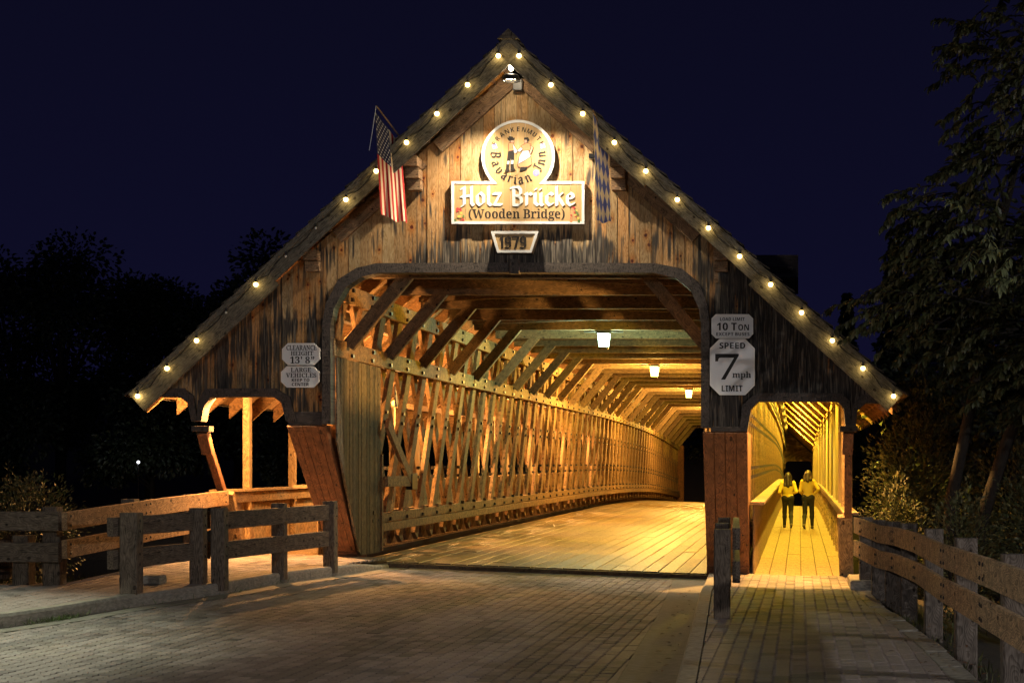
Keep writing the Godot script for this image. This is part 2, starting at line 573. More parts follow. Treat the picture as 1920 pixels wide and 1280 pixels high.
func materials() -> void:
	var g1 := grain(21, 0.15)
	var g2 := grain(31, 1.0)
	var g3 := grain(41, 0.45)
	var mi := mineral(51, 2.5, 0.22, 0.10)
	var mp := mineral(61, 1.5, 0.16, 0.22)
	M.siding = textured(wall_texture(), 0.86, 0.86, 0.86, 0.85, 0.5)
	M.backing = solid(0.04, 0.03, 0.025, 0.95)
	M.trim = textured(g2, 0.105, 0.088, 0.078, 0.7, 0.4)
	M.barge = textured(g2, 0.235, 0.22, 0.175, 0.85, 0.4)
	M.frieze = textured(g3, 0.40, 0.27, 0.155, 0.85, 0.4)
	M.shingle = textured(g2, 0.20, 0.165, 0.12, 0.9, 0.5)
	M.roof_wood = textured(g3, 0.40, 0.26, 0.13, 0.85, 0.3)
	M.rafter = textured(g1, 0.46, 0.30, 0.15, 0.85, 0.3)
	M.attic = textured(g3, 0.13, 0.085, 0.05, 0.9, 0.3)
	M.truss = textured(g1, 0.42, 0.29, 0.145, 0.8, 0.3)
	M.lattice = textured(g3, 0.33, 0.22, 0.11, 0.85, 0.3)
	M.tie = textured(g3, 0.23, 0.165, 0.095, 0.85, 0.3)
	M.deck = textured(g3, 0.45, 0.32, 0.15, 0.6, 0.35)
	M.deck_pale = textured(g1, 0.52, 0.39, 0.20, 0.6, 0.35)
	M.deck_worn = textured(g3, 0.35, 0.25, 0.125, 0.55, 0.35)
	M.boarding = textured(g2, 0.27, 0.205, 0.11, 0.85, 0.4)
	M.boarding_grey = textured(g2, 0.20, 0.165, 0.12, 0.85, 0.4)
	M.boarding_dark = textured(g2, 0.16, 0.125, 0.07, 0.85, 0.4)
	M.post_pale = solid(0.56, 0.43, 0.24, 0.85)
	M.post_mid = solid(0.42, 0.31, 0.17, 0.85)
	M.post_dark = solid(0.26, 0.185, 0.10, 0.85)
	M.stained = textured(g1, 0.33, 0.165, 0.08, 0.75, 0.3)
	M.walk = textured(g1, 0.52, 0.40, 0.22, 0.8, 0.3)
	M.fence = textured(g2, 0.20, 0.165, 0.125, 0.88, 0.5)
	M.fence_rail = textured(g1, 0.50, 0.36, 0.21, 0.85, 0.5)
	M.bank_rail = textured(g1, 0.78, 0.60, 0.37, 0.85, 0.5)
	M.fence_grey = textured(g3, 0.25, 0.23, 0.21, 0.88, 0.5)
	M.bark = textured(g2, 0.03, 0.025, 0.021, 0.95, 1.0)
	M.concrete = tri_tex(mi, 0.44, 0.41, 0.35, 0.9, 0.5, 0.7)
	M.gutter = tri_tex(mp, 0.36, 0.33, 0.28, 0.9, 0.5, 0.9)
	M.bedding = tri_tex(mp, 0.12, 0.10, 0.085, 0.95, 0.4, 1.4)
	M.soil = tri_tex(mi, 0.09, 0.075, 0.055, 0.95, 2.0, 0.35)
	for k in 4:
		M["paver%d" % k] = tri_tex(mp, [0.42, 0.33, 0.48, 0.25][k], [0.36, 0.28, 0.41, 0.215][k], [0.335, 0.265, 0.385, 0.20][k], 0.82, 0.35, 2.3)
	M.paver_field = tri_tex(mp, 0.42, 0.36, 0.335, 0.82, 0.35, 2.3)
	M.paver_field.vertex_color_use_as_albedo = true
	M.iron = solid(0.03, 0.03, 0.032, 0.45, 0.6)
	M.bolt = solid(0.05, 0.042, 0.036, 0.5, 0.5)
	M.steel = solid(0.16, 0.155, 0.15, 0.45, 0.5)
	M.cable = solid(0.012, 0.012, 0.013, 0.6)
	M.white = solid(0.80, 0.80, 0.78, 0.5)
	M.tan = solid(0.50, 0.315, 0.13, 0.6)
	M.black = solid(0.014, 0.013, 0.012, 0.7)
	M.brown = solid(0.016, 0.010, 0.007, 0.8)
	M.sheet = solid(0.88, 0.88, 0.88, 0.4, 0.0)
	M.sheet.clearcoat_enabled = true
	M.sheet.clearcoat = 0.6
	M.sheet_edge = solid(0.92, 0.91, 0.88, 0.45)
	M.orange = solid(0.72, 0.27, 0.12, 0.6)
	M.red = solid(0.50, 0.05, 0.05, 0.6)
	M.yellow = solid(0.75, 0.55, 0.12, 0.6)
	M.green = solid(0.10, 0.20, 0.05, 0.6)
	M.blue = solid(0.18, 0.20, 0.60, 0.6)
	M.lilac = solid(0.66, 0.64, 0.72, 0.6)
	M.skin = solid(0.60, 0.36, 0.25, 0.55)
	M.hair = solid(0.022, 0.014, 0.010, 0.5)
	M.hair_brown = solid(0.05, 0.026, 0.014, 0.5)
	M.sweater = solid(0.72, 0.55, 0.07, 0.9)
	M.sweater_dull = solid(0.52, 0.36, 0.06, 0.9)
	M.leggings = solid(0.016, 0.016, 0.02, 0.8)
	M.shoe = solid(0.10, 0.08, 0.07, 0.7)
	M.water = solid(0.006, 0.009, 0.014, 0.08)
	M.leaf = leafy(0.07, 0.068, 0.026)
	M.leaf_dark = leafy(0.03, 0.04, 0.018)
	M.leaf_bush = leafy(0.075, 0.075, 0.032)
	M.leaf_fallen = leafy(0.16, 0.10, 0.045)
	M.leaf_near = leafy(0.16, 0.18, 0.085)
	M.leaf_pale = leafy(0.20, 0.19, 0.09)
	M.grass = leafy(0.06, 0.075, 0.025)
	M.bulb = glowing(Color(1.0, 0.86, 0.52), 14.0)
	M.flood_glow = glowing(Color(1.0, 0.93, 0.78), 30.0)
	M.green_glow = glowing(Color(0.82, 1.0, 0.86), 26.0)
	M.orange_glow = glowing(Color(1.0, 0.74, 0.30), 26.0)
	M.amber_glow = glowing(Color(1.0, 0.66, 0.26), 10.0)
	M.far_glow = glowing(Color(0.95, 0.97, 1.0), 3.0)
	M.street_glow = glowing(Color(0.86, 1.0, 0.84), 12.0)

# ---------------------------------------------------------------- the bridge
var bridge: Node3D
const XL := -7.42          # road side faces of the two trusses
const XR := -1.52
const FAR := 73.0
const WALL_LINE := [285, 735, 346, 735, 360, 748, 367, 790, 376, 790, 381, 752, 393, 737, 517, 737, 533, 746, 541, 768, 541, 790, 613, 790, 613, 606, 619, 575, 641, 531, 674, 508, 710, 501, 1229, 501, 1275, 512, 1305, 537, 1320, 576, 1323, 606, 1323, 802, 1397, 802, 1397, 768, 1404, 756, 1421, 745, 1574, 745, 1587, 757, 1593, 795, 1600, 795, 1603, 768, 1613, 754, 1628, 748, 1655, 748]

func roof_point(side: float, a: float, drop: float, z: float) -> Vector3:   # a metres out from the ridge, drop metres below the roof surface
	var k := sqrt(1.0 + PITCH * PITCH)
	return Vector3(CX + side * (a - drop * PITCH / k), RIDGE - PITCH * a - drop / k, z)

func prow(a: float) -> float:                 # the roof juts out furthest at its peak
	return ZP + lerpf(0.72, 0.10, clampf(a / HALF, 0.0, 1.0))

func build_portal() -> void:
	var wall := group_part("gable_wall", bridge, Vector3(CX, 2.4, ZP))
	var line := fpoly(WALL_LINE)
	line.append(Vector2(CX, 8.10))
	var back := MB.new()
	back.extrude(line, Transform3D(Basis(), Vector3(0, 0, ZP)), -0.075, -0.045)
	put("sheathing", back.mesh(M.backing), wall)
	for i in 78:
		var x0 := WALL_LO.x + i * BOARD + 0.002
		var strip := PackedVector2Array([Vector2(x0, 1.0), Vector2(x0 + BOARD - 0.005, 1.0), Vector2(x0 + BOARD - 0.005, 9.0), Vector2(x0, 9.0)])
		for p in Geometry2D.intersect_polygons(line, strip):
			var m := MB.new()
			m.extrude(p, Transform3D(Basis(), Vector3(0, 0, ZP)), -0.042, rng.randf_range(-0.008, 0.004), Vector2.ONE / WALL_SIZE, -WALL_LO / WALL_SIZE)
			put("siding_board", m.mesh(M.siding), wall)
	# the mouldings round the openings: [inner, outer] pairs of drawing points
	var arches := [
		[[622, 795, 605, 795], [621, 612, 606, 606], [628, 578, 612, 570], [650, 539, 636, 524], [679, 520, 670, 503], [711, 512, 708, 494]],
		[[711, 512, 708, 494], [968, 511, 968, 493]], [[968, 511, 968, 493], [1226, 512, 1228, 494]],
		[[1226, 512, 1228, 494], [1268, 522, 1279, 504], [1296, 545, 1311, 530], [1311, 580, 1327, 572], [1315, 612, 1331, 606], [1315, 802, 1331, 802]],
		[[296, 744, 280, 728], [338, 744, 346, 728], [353, 755, 364, 742], [361, 790, 372, 790]],
		[[379, 790, 370, 790], [384, 764, 373, 752], [396, 745, 386, 729], [455, 744, 455, 728]], [[455, 744, 455, 728], [514, 744, 518, 728], [529, 755, 545, 744], [538, 790, 556, 790]],
		[[1403, 802, 1388, 802], [1408, 768, 1392, 760], [1422, 753, 1418, 737], [1497, 753, 1497, 737]], [[1497, 753, 1497, 737], [1572, 753, 1577, 737], [1583, 766, 1594, 752], [1586, 802, 1597, 802]],
		[[1605, 802, 1596, 802], [1608, 770, 1598, 760], [1624, 756, 1616, 740], [1652, 756, 1662, 740]],
	]
	for a in arches:
		for i in a.size() - 1:
			var p = a[i]
			var q = a[i + 1]
			var m := MB.new()
			m.extrude(PackedVector2Array([Vector2(fx(p[0]), fy(p[1])), Vector2(fx(q[0]), fy(q[1])), Vector2(fx(q[2]), fy(q[3])), Vector2(fx(p[2]), fy(p[3]))]), Transform3D(Basis(), Vector3(0, 0, ZP)), -0.20, 0.060 + 0.002 * (i % 2), Vector2(0.9, 0.9), Vector2(rng.randf(), rng.randf()))
			put("arch_moulding", m.mesh(M.trim), wall)
	block("keystone", Vector3(fx(957), fy(514), ZP - 0.05), Vector3(fx(976), fy(487), ZP + 0.105), "trim", wall)
	block("sill_block", Vector3(fx(541), fy(797), ZP - 0.1), Vector3(fx(604), fy(772), ZP + 0.03), "trim", wall)
	block("sill_block", Vector3(fx(1333), fy(809), ZP - 0.1), Vector3(fx(1402), fy(800), ZP + 0.05), "trim", wall)
	# wide boards under the roof, along the top of the siding
	for s in [-1.0, 1.0]:
		for seg in [[0.05, 1.5], [1.75, 3.1]]:
			timber("frieze_board", roof_point(s, seg[0], 0.36, ZP + 0.03), roof_point(s, seg[1], 0.36, ZP + 0.03), 0.05, 0.22, "frieze", wall, Vector3(s * PITCH, 1, 0))
		for a in [1.62, 3.24]:
			var top: float = RIDGE - PITCH * a - 0.36
			var x: float = CX + s * a
			for k in 3:
				var pur := block("purlin_end", Vector3(x - 0.11, top - 0.17 * (k + 1) + 0.004, ZP - 0.35), Vector3(x + 0.11, top - 0.17 * k, ZP + 0.54 - 0.10 * a - 0.11 * k), "frieze", wall)
		for k in 11:
			var a := 0.5 + k * 0.52
			var m := MB.new()
			m.bar(roof_point(s, a, 0.16, ZP - 0.03), roof_point(s, a, 0.16, prow(a) - 0.03), 0.05, 0.12, Vector3(s * PITCH, 1, 0))
			put("lookout", m.mesh(M.frieze), wall)
	# the legs of the portal lean back under the gable: boarded panels on a slope
	slope_panel("portal_leg", [539, 612, 797, 628, 672, -7.88, -7.44], 5)
	slope_panel("portal_leg", [1318, 1402, 809, 1327, 1405, -1.56, -0.855], 4)
	timber("threshold", Vector3(XL - 0.15, deck(XL - 0.15) - 0.048, -26.53), Vector3(XR + 0.1, deck(XR + 0.1) - 0.048, -26.53), 0.16, 0.08, "tie", bridge)

func slope_panel(called: String, s: Array, count: int) -> void:
	var leg := group_part(called, bridge, Vector3(fx(s[0]), 0, -26.0))
	var tl := Vector3(fx(s[0]), fy(s[2]), ZP + 0.02)
	var tr := Vector3(fx(s[1]), fy(s[2]), ZP + 0.02)
	var bl := Vector3(s[5], deck(s[5]) - 0.05, -26.66)
	var br := Vector3(s[6], deck(s[6]) - 0.05, -26.66)
	var nn := (tr - tl).cross(tl - bl).normalized()
	nn = nn if nn.z > 0 else -nn
	for i in count:
		var m := MB.new()
		var c := [tl.lerp(tr, (i + 0.03) / count), tl.lerp(tr, (i + 0.97) / count), bl.lerp(br, (i + 0.97) / count), bl.lerp(br, (i + 0.03) / count)]
		var lift := nn * rng.randf_range(0.0, 0.012)
		var f := []
		for p in c:
			f.append(p + nn * 0.04 + lift)
		var u := rng.randf()
		var uw: float = tl.distance_to(tr) / count / 0.6
		m.quad(f[0], f[1], f[2], f[3], nn, Vector2(u, 0), Vector2(u + uw, 0), Vector2(u + uw, 1.2), Vector2(u, 1.2))
		for k in 4:
			var j := (k + 1) % 4
			var e: Vector3 = (f[j] - f[k]).cross(nn).normalized()
			m.quad(f[k], f[j], c[j], c[k], e, Vector2(u, 0), Vector2(u + 0.05, 1.2), Vector2(u + 0.1, 1.2), Vector2(u, 0))
		put("board", m.mesh(M.stained), leg)
	var w := MB.new()
	w.quad(tl, tr, br, bl, nn)
	for x in [[tl, bl], [tr, br]]:   # the cheeks behind the boards, back to the trusses
		w.quad(x[0], x[1], x[1] + Vector3(0, 0, -0.4), Vector3(x[0].x, x[0].y, x[1].z - 0.4), Vector3(1 if x[0] == tr else -1, 0, 0), Vector2(0, 0), Vector2(0, 1), Vector2(0.6, 1), Vector2(0.6, 0))
	put("cheek", w.mesh(M.stained), leg)
	var kick := bl.lerp(tl, 0.10)
	var kick_r := br.lerp(tr, 0.10)
	var kb := MB.new()
	kb.bar((bl + kick) / 2 + nn * 0.062, (br + kick_r) / 2 + nn * 0.062, 0.03, bl.distance_to(kick), (tl - bl).normalized())
	put("kick_board", kb.mesh(M.stained), leg)

func build_roof() -> void:
	var stations := [0.0]
	for i in 31:
		stations.append(0.4 + i * 2.44)
	var k := sqrt(1.0 + PITCH * PITCH)
	for s in [-1.0, 1.0]:
		var slope := group_part("roof_slope", bridge, Vector3(CX + s * 3.0, 5.6, -26.0))
		var nn := Vector3(s * PITCH, 1, 0).normalized()
		var pt := func(a: float, drop: float, i: int) -> Vector3:
			var z: float = prow(a) - 0.01 if i == 0 else ZP - stations[i]
			return roof_point(s, a, drop, z) + Vector3(0, camber(stations[i]), 0)
		var d := MB.new()
		for i in stations.size() - 1:
			for e in [[0.05, nn], [0.078, -nn]]:
				d.quad(pt.call(0.0, e[0], i), pt.call(HALF, e[0], i), pt.call(HALF, e[0], i + 1), pt.call(0.0, e[0], i + 1), e[1], Vector2(0, stations[i] / 2.4), Vector2(10, stations[i] / 2.4), Vector2(10, stations[i + 1] / 2.4), Vector2(0, stations[i + 1] / 2.4))
			d.quad(pt.call(HALF, 0.05, i), pt.call(HALF, 0.078, i), pt.call(HALF, 0.078, i + 1), pt.call(HALF, 0.05, i + 1), Vector3(s, -0.5, 0).normalized())
		put("roof_boarding", d.mesh(M.roof_wood), slope)
		var sh := MB.new()
		for c in 31:
			var a1 := HALF + 0.07 - c * 0.2
			var a0 := maxf(a1 - 0.32, 0.0)
			var jut := rng.randf_range(-0.02, 0.025)
			for i in stations.size() - 1:
				if i > 1 and i % 2 == 1 and i < 30:
					continue
				var j := mini(i + 2, 31) if i > 1 else i + 1
				if i > 1 and j == i:
					continue
				var v0 := Vector3(0, 0, jut if i == 0 else 0.0)
				var lo0: Vector3 = pt.call(a1, -0.022, i) + v0
				var lo1: Vector3 = pt.call(a1, -0.022, j)
				var hi0: Vector3 = pt.call(a0, 0.046, i) + v0
				var hi1: Vector3 = pt.call(a0, 0.046, j)
				var u0 := Vector3(0, -0.03, 0)
				sh.quad(lo0, lo1, hi1, hi0, nn, Vector2(0, stations[i] / 2.4), Vector2(0, stations[j] / 2.4), Vector2(0.5, stations[j] / 2.4), Vector2(0.5, stations[i] / 2.4))
				sh.quad(lo0, lo1, lo1 + u0, lo0 + u0, Vector3(s * 0.7, -0.7, 0), Vector2(0, stations[i]), Vector2(0, stations[j]), Vector2(0.05, stations[j]), Vector2(0.05, stations[i]))
				if i == 0:
					sh.quad(lo0, hi0, hi0 + u0, lo0 + u0, Vector3(0, 0, 1), Vector2(0, 0), Vector2(0.5, 0), Vector2(0.5, 0.05), Vector2(0, 0.05))
		stuff(put("shingle_courses", sh.mesh(M.shingle), slope))
		# boards on the raking edge
		for seg in [[0.0, 2.3, 0.27, 0.225], [2.3, 3.95, 0.235, 0.2], [3.95, HALF + 0.02, 0.31, 0.245]]:
			timber("barge_board", roof_point(s, seg[0], seg[3], prow(seg[0]) + 0.01), roof_point(s, seg[1], seg[3], prow(seg[1]) + 0.01), 0.045, seg[2], "barge", slope, nn)
		timber("edge_moulding", roof_point(s, 0.0, 0.075, prow(0.0) + 0.035), roof_point(s, HALF + 0.02, 0.075, prow(HALF) + 0.035), 0.05, 0.085, "barge", slope, nn)
		# rafters with plumb-cut tails
		var r := MB.new()
		var p0 := roof_point(s, 0.02, 0.08, 0)
		var p1 := roof_point(s, HALF - 0.02, 0.08, 0)
		var dy := 0.2 * k
		r.extrude(PackedVector2Array([Vector2(p0.x, p0.y), Vector2(p1.x, p1.y), Vector2(p1.x, p1.y - dy), Vector2(p0.x, p0.y - dy)]), Transform3D(Basis(), Vector3(0, 0, 0)), -0.03, 0.03, Vector2(0.4, 1.2), Vector2(0.3, 0.2))
		var rm := r.mesh(M.rafter)
		for i in 59:
			var t := 0.42 + i * 1.22
			put("rafter", rm, slope, Transform3D(Basis(), Vector3(0, camber(t), ZP - t)))
	var cap := group_part("ridge_cap", bridge, Vector3(CX, RIDGE, ZP + 0.7))
	var cm := MB.new()
	cm.extrude(PackedVector2Array([Vector2(CX - 0.17, RIDGE - 0.11), Vector2(CX, RIDGE + 0.05), Vector2(CX + 0.17, RIDGE - 0.11)]), Transform3D(), ZP - 3.0, ZP + 0.80, Vector2(0.5, 0.5))
	put("cap_front", cm.mesh(M.shingle), cap)
	for i in 29:
		put("cap_length", shared_cap(), cap, Transform3D(Basis(), Vector3(CX, RIDGE + camber(3.0 + i * 2.44), ZP - 3.0 - i * 2.44)))
	# a cross gable part-way along the eastern slope
	var dm := MB.new()
	dm.extrude(PackedVector2Array([Vector2(-1.3, 5.52), Vector2(-0.12, 4.46), Vector2(-0.12, 5.58), Vector2(-1.3, 5.58)]), Transform3D(), -32.0, -30.0)
	var dorm := group_part("cross_gable", bridge, Vector3(-1.0, 4.6, -31.0))
	put("cross_gable_wall", dm.mesh(M.trim), dorm)
	for q in [[-29.85, -31.0], [-32.15, -31.0]]:
		var rm2 := MB.new()
		rm2.bar(Vector3(-1.45, 5.62, (q[0] + q[1]) / 2), Vector3(-0.02, 5.62, (q[0] + q[1]) / 2), 1.35, 0.06, Vector3(0, 1, (q[0] - q[1]) * 0.42).normalized())
		put("cross_gable_roof", rm2.mesh(M.shingle), dorm)

func shared_cap() -> Mesh:
	if not beam_cache.has("cap"):
		var m := MB.new()
		m.extrude(PackedVector2Array([Vector2(-0.16, -0.12), Vector2(0, 0.03), Vector2(0.16, -0.12)]), Transform3D(), -2.46, 0.0)
		beam_cache["cap"] = m.mesh(M.shingle)
	return beam_cache["cap"]

# the slanting end of the trusses: how far back they begin at height y
func truss_start(y: float) -> float:
	return 0.25 + clampf((2.45 - y) * 0.66, 0.0, 1.7)

func build_truss(xin: float, out: float, gap: float) -> void:
	var truss := group_part("lattice_truss", bridge, Vector3(xin, 0.3, -27.0))
	var base := deck(xin) + 0.12
	var run := 0.61
	var y0 := base + 0.10
	var y1 := 4.72
	for layer in [0, 1]:
		var x := xin + out * (0.135 if layer == 0 else 0.225 + gap)
		var lean := 1.0 if layer == 0 else -1.0
		for i in range(-3, 63):
			var lo := INF
			var hi := -INF
			for q in 47:
				var y := lerpf(y0, y1, q / 46.0)
				var t := 1.1 + i * 1.22 + lean * run * (y - 0.6)
				if t > truss_start(y) + 0.1 and t < FAR - 0.3:
					lo = minf(lo, y)
					hi = maxf(hi, y)
			if hi - lo < 0.5:
				continue
			var ta := 1.1 + i * 1.22 + lean * run * (lo - 0.6)
			var tb := 1.1 + i * 1.22 + lean * run * (hi - 0.6)
			var c := camber((ta + tb) / 2.0)
			timber("lattice_plank", Vector3(x, lo + c, ZP - ta), Vector3(x, hi + c, ZP - tb), 0.08, 0.275, "lattice", truss, Vector3(0, 0, 1))
	# chords on both faces
	for face in [0, 1]:
		var x := xin + out * (0.047 if face == 0 else 0.315 + gap)
		for lev in [[base + 0.56, 0.17, 0.09, 1.75], [base + 0.385, 0.15, 0.115, 1.85], [3.65, 0.28, 0.09, 0.1], [4.585, 0.30, 0.09, 0.1]]:
			var t: float = lev[3]
			while t < FAR - 1.0:
				var e := minf(t + 4.88, FAR)
				var m: float = (t + e) / 2
				timber("chord", Vector3(x, lev[0] + camber(t), ZP - t), Vector3(x, lev[0] + camber(m), ZP - m), lev[2], lev[1], "truss", truss)
				timber("chord", Vector3(x, lev[0] + camber(m), ZP - m - 0.003), Vector3(x, lev[0] + camber(e), ZP - e + 0.003), lev[2], lev[1], "truss", truss)
				t = e
	var bolts := MB.new()
	for i in range(0, 60):
		var t := 1.1 + i * 1.22
		for lev in [[base + 0.6, 0.07, 0.0], [1.62, 0.09, 0.09], [2.64, 0.09, 0.09], [3.65, 0.075, 0.0], [4.585, 0.08, 0.0]]:
			if t < truss_start(lev[0]) + 0.3:
				continue
			for s in [-1, 1]:
				var at := Vector3(xin + out * (lev[2] if true else 0.0), lev[0] + s * lev[1] + camber(t), ZP - t - s * 0.03)
				bolts.box(at - Vector3(0.035, 0.03, 0.04), at + Vector3(0.035, 0.03, 0.04), 0.0)
				if out > 0.0:
					var ob := Vector3(xin + out * (0.36 + gap - lev[2]), at.y, at.z)
					bolts.box(ob - Vector3(0.05, 0.03, 0.04), ob + Vector3(0.05, 0.03, 0.04), 0.0)
	stuff(put("bolts", bolts.mesh(M.bolt), truss))
	# the boarded end
	for i in 15:
		var t := 0.2 + i * 0.172
		var ya := maxf(base - 0.02, 2.45 - t * 1.5)
		var yb := maxf(base - 0.02, 2.45 - (t + 0.168) * 1.5)
		var bm := MB.new()
		bm.extrude(PackedVector2Array([Vector2(t, ya), Vector2(t + 0.168, yb), Vector2(t + 0.168, 3.5), Vector2(t, 3.5)]), Transform3D(Basis(Vector3(0, 0, -1), Vector3(0, 1, 0), Vector3(1, 0, 0)), Vector3(xin - out * 0.004, 0, ZP)), -0.012 - 0.004 * (i % 3), 0.012 + 0.004 * (i % 3), Vector2(1.6, 0.42), Vector2(rng.randf(), rng.randf()))
		put("end_board", bm.mesh(M["boarding_grey" if i < 2 else ["boarding", "boarding_dark", "boarding", "boarding_grey"][rng.randi() % 4]]), truss)
	block("corner_post", Vector3(minf(xin, xin - out * 0.05), base, ZP - 2.86), Vector3(maxf(xin, xin - out * 0.05), base + 1.7, ZP - 2.78), "truss", truss)
	# a low sloping guard just inside
	var g := xin - out * 0.09
	timber("guard_rail", Vector3(g, base + 1.22, ZP - 2.9), Vector3(g, base + 1.22, ZP - 4.75), 0.07, 0.19, "truss", truss)
	timber("guard_brace", Vector3(g - out * 0.01, base + 2.25, ZP - 2.92), Vector3(g - out * 0.01, base + 1.25, ZP - 4.6), 0.07, 0.2, "truss", truss)
	block("guard_plate", Vector3(g - 0.06, base + 1.06, ZP - 4.95), Vector3(g + 0.06, base + 1.36, ZP - 4.55), "iron", truss)

func build_frames() -> void:
	for i in 29:
		var t := 0.85 + i * 2.52
		var c := camber(t)
		var z := ZP - t
		timber("tie_beam", Vector3(XL, 4.97 + c, z), Vector3(XR, 4.97 + c, z), 0.13, 0.28, "tie", bridge)
		for e in [[XL, 1.0], [XR, -1.0]]:
			timber("knee_brace", Vector3(e[0] + e[1] * 0.01, 3.72 + c, z), Vector3(e[0] + e[1] * 1.02, 4.93 + c, z), 0.12, 0.21, "tie", bridge, Vector3(-e[1], 1, 0))
		if i < 28:
			var c2 := camber(t + 2.52)
			var flip := i % 2 == 0
			timber("sway_brace", Vector3(XL if flip else XR, 5.0 + c, z - 0.1), Vector3(XR if flip else XL, 5.0 + c2, z - 2.42), 0.1, 0.1, "tie", bridge)
	# boarding over the ties, under the attic
	var m := MB.new()
	for i in 29:
		var t := 0.2 + i * 2.52
		var a := 5.14 + camber(t)
		var b := 5.14 + camber(t + 2.52)
		for dn in [[0.0, Vector3.DOWN], [0.03, Vector3.UP]]:
			m.quad(Vector3(XL, a + dn[0], ZP - t), Vector3(XR, a + dn[0], ZP - t), Vector3(XR, b + dn[0], ZP - t - 2.52), Vector3(XL, b + dn[0], ZP - t - 2.52), dn[1], Vector2(0, t / 2.4), Vector2(9.8, t / 2.4), Vector2(9.8, t / 2.4 + 1.05), Vector2(0, t / 2.4 + 1.05))
	put("ceiling_boarding", m.mesh(M.attic), bridge)

# planks that follow the rise of the bridge
func planking(called: String, parent: Node3D, x0: float, x1: float, width: float, t0: float, t1: float, length: float, thick: float, mats: Array) -> void:
	var n := int(round((x1 - x0) / width))
	for i in n:
		var t := t0 - (length * fposmod(i * 0.37, 1.0)) * 0.9
		while t < t1:
			var a := maxf(t, t0)
			var b := minf(t + length, t1)
			t += length
			if b - a < 0.3:
				continue
			var xa := x0 + (x1 - x0) * i / n + 0.004
			var xb := x0 + (x1 - x0) * (i + 1) / n - 0.004
			var m := MB.new()
			var lift := rng.randf_range(-0.004, 0.004)
			var u := rng.randf()
			var v := rng.randf()
			var parts := maxi(1, int((b - a) / 3.0))
			for k in parts:
				var p := lerpf(a, b, float(k) / parts) + (0.004 if k == 0 else 0.0)
				var q := lerpf(a, b, float(k + 1) / parts) - (0.004 if k == parts - 1 else 0.0)
				var ya := camber(p) + lift
				var yb := camber(q) + lift
				var c := 0.006
				var A := Vector3(xa + c, deck(xa) + ya, ZP - p)
				var B := Vector3(xb - c, deck(xb) + ya, ZP - p)
				var C := Vector3(xb - c, deck(xb) + yb, ZP - q)
				var D := Vector3(xa + c, deck(xa) + yb, ZP - q)
				var uu := (xb - xa) / 0.6
				var va := v + p / 2.4
				var vb := v + q / 2.4
				m.quad(A, B, C, D, Vector3.UP, Vector2(u, va), Vector2(u + uu, va), Vector2(u + uu, vb), Vector2(u, vb))
				for sd in [[A, D, -1.0], [B, C, 1.0]]:
					var o := Vector3(sd[2] * c, -c, 0)
					var dn := Vector3(sd[2] * c, -thick, 0)
					m.quad(sd[0], sd[1], sd[1] + o, sd[0] + o, Vector3(sd[2] * 0.7, 0.7, 0), Vector2(u, va), Vector2(u, vb), Vector2(u + 0.01, vb), Vector2(u + 0.01, va))
					m.quad(sd[0] + o, sd[1] + o, sd[1] + dn, sd[0] + dn, Vector3(sd[2], 0, 0), Vector2(u, va), Vector2(u, vb), Vector2(u + 0.06, vb), Vector2(u + 0.06, va))
				if k == 0:
					m.quad(A, B, B - Vector3(0, thick, 0), A - Vector3(0, thick, 0), Vector3(0, 0, 1), Vector2(u, va), Vector2(u + uu, va), Vector2(u + uu, va + 0.03), Vector2(u, va + 0.03))
				if k == parts - 1:
					m.quad(D, C, C - Vector3(0, thick, 0), D - Vector3(0, thick, 0), Vector3(0, 0, -1))
			put(called, m.mesh(M[mats[rng.randi() % mats.size()]]), parent)

func under_floor(parent: Node3D, x0: float, x1: float, drop: float) -> void:
	var m := MB.new()
	for i in 30:
		var p := 1.7 + (FAR - 1.7) * i / 30.0
		var q := 1.7 + (FAR - 1.7) * (i + 1) / 30.0
		for dn in [[drop, Vector3.UP], [drop + 0.2, Vector3.DOWN]]:
			m.quad(Vector3(x0, deck(x0) + camber(p) - dn[0], ZP - p), Vector3(x1, deck(x1) + camber(p) - dn[0], ZP - p), Vector3(x1, deck(x1) + camber(q) - dn[0], ZP - q), Vector3(x0, deck(x0) + camber(q) - dn[0], ZP - q), dn[1])
		for x in [x0, x1]:
			m.quad(Vector3(x, deck(x) + camber(p) - drop, ZP - p), Vector3(x, deck(x) + camber(q) - drop, ZP - q), Vector3(x, deck(x) + camber(q) - drop - 0.2, ZP - q), Vector3(x, deck(x) + camber(p) - drop - 0.2, ZP - p), Vector3(1 if x == x1 else -1, 0, 0))
	put("joists", m.mesh(M.backing), parent)

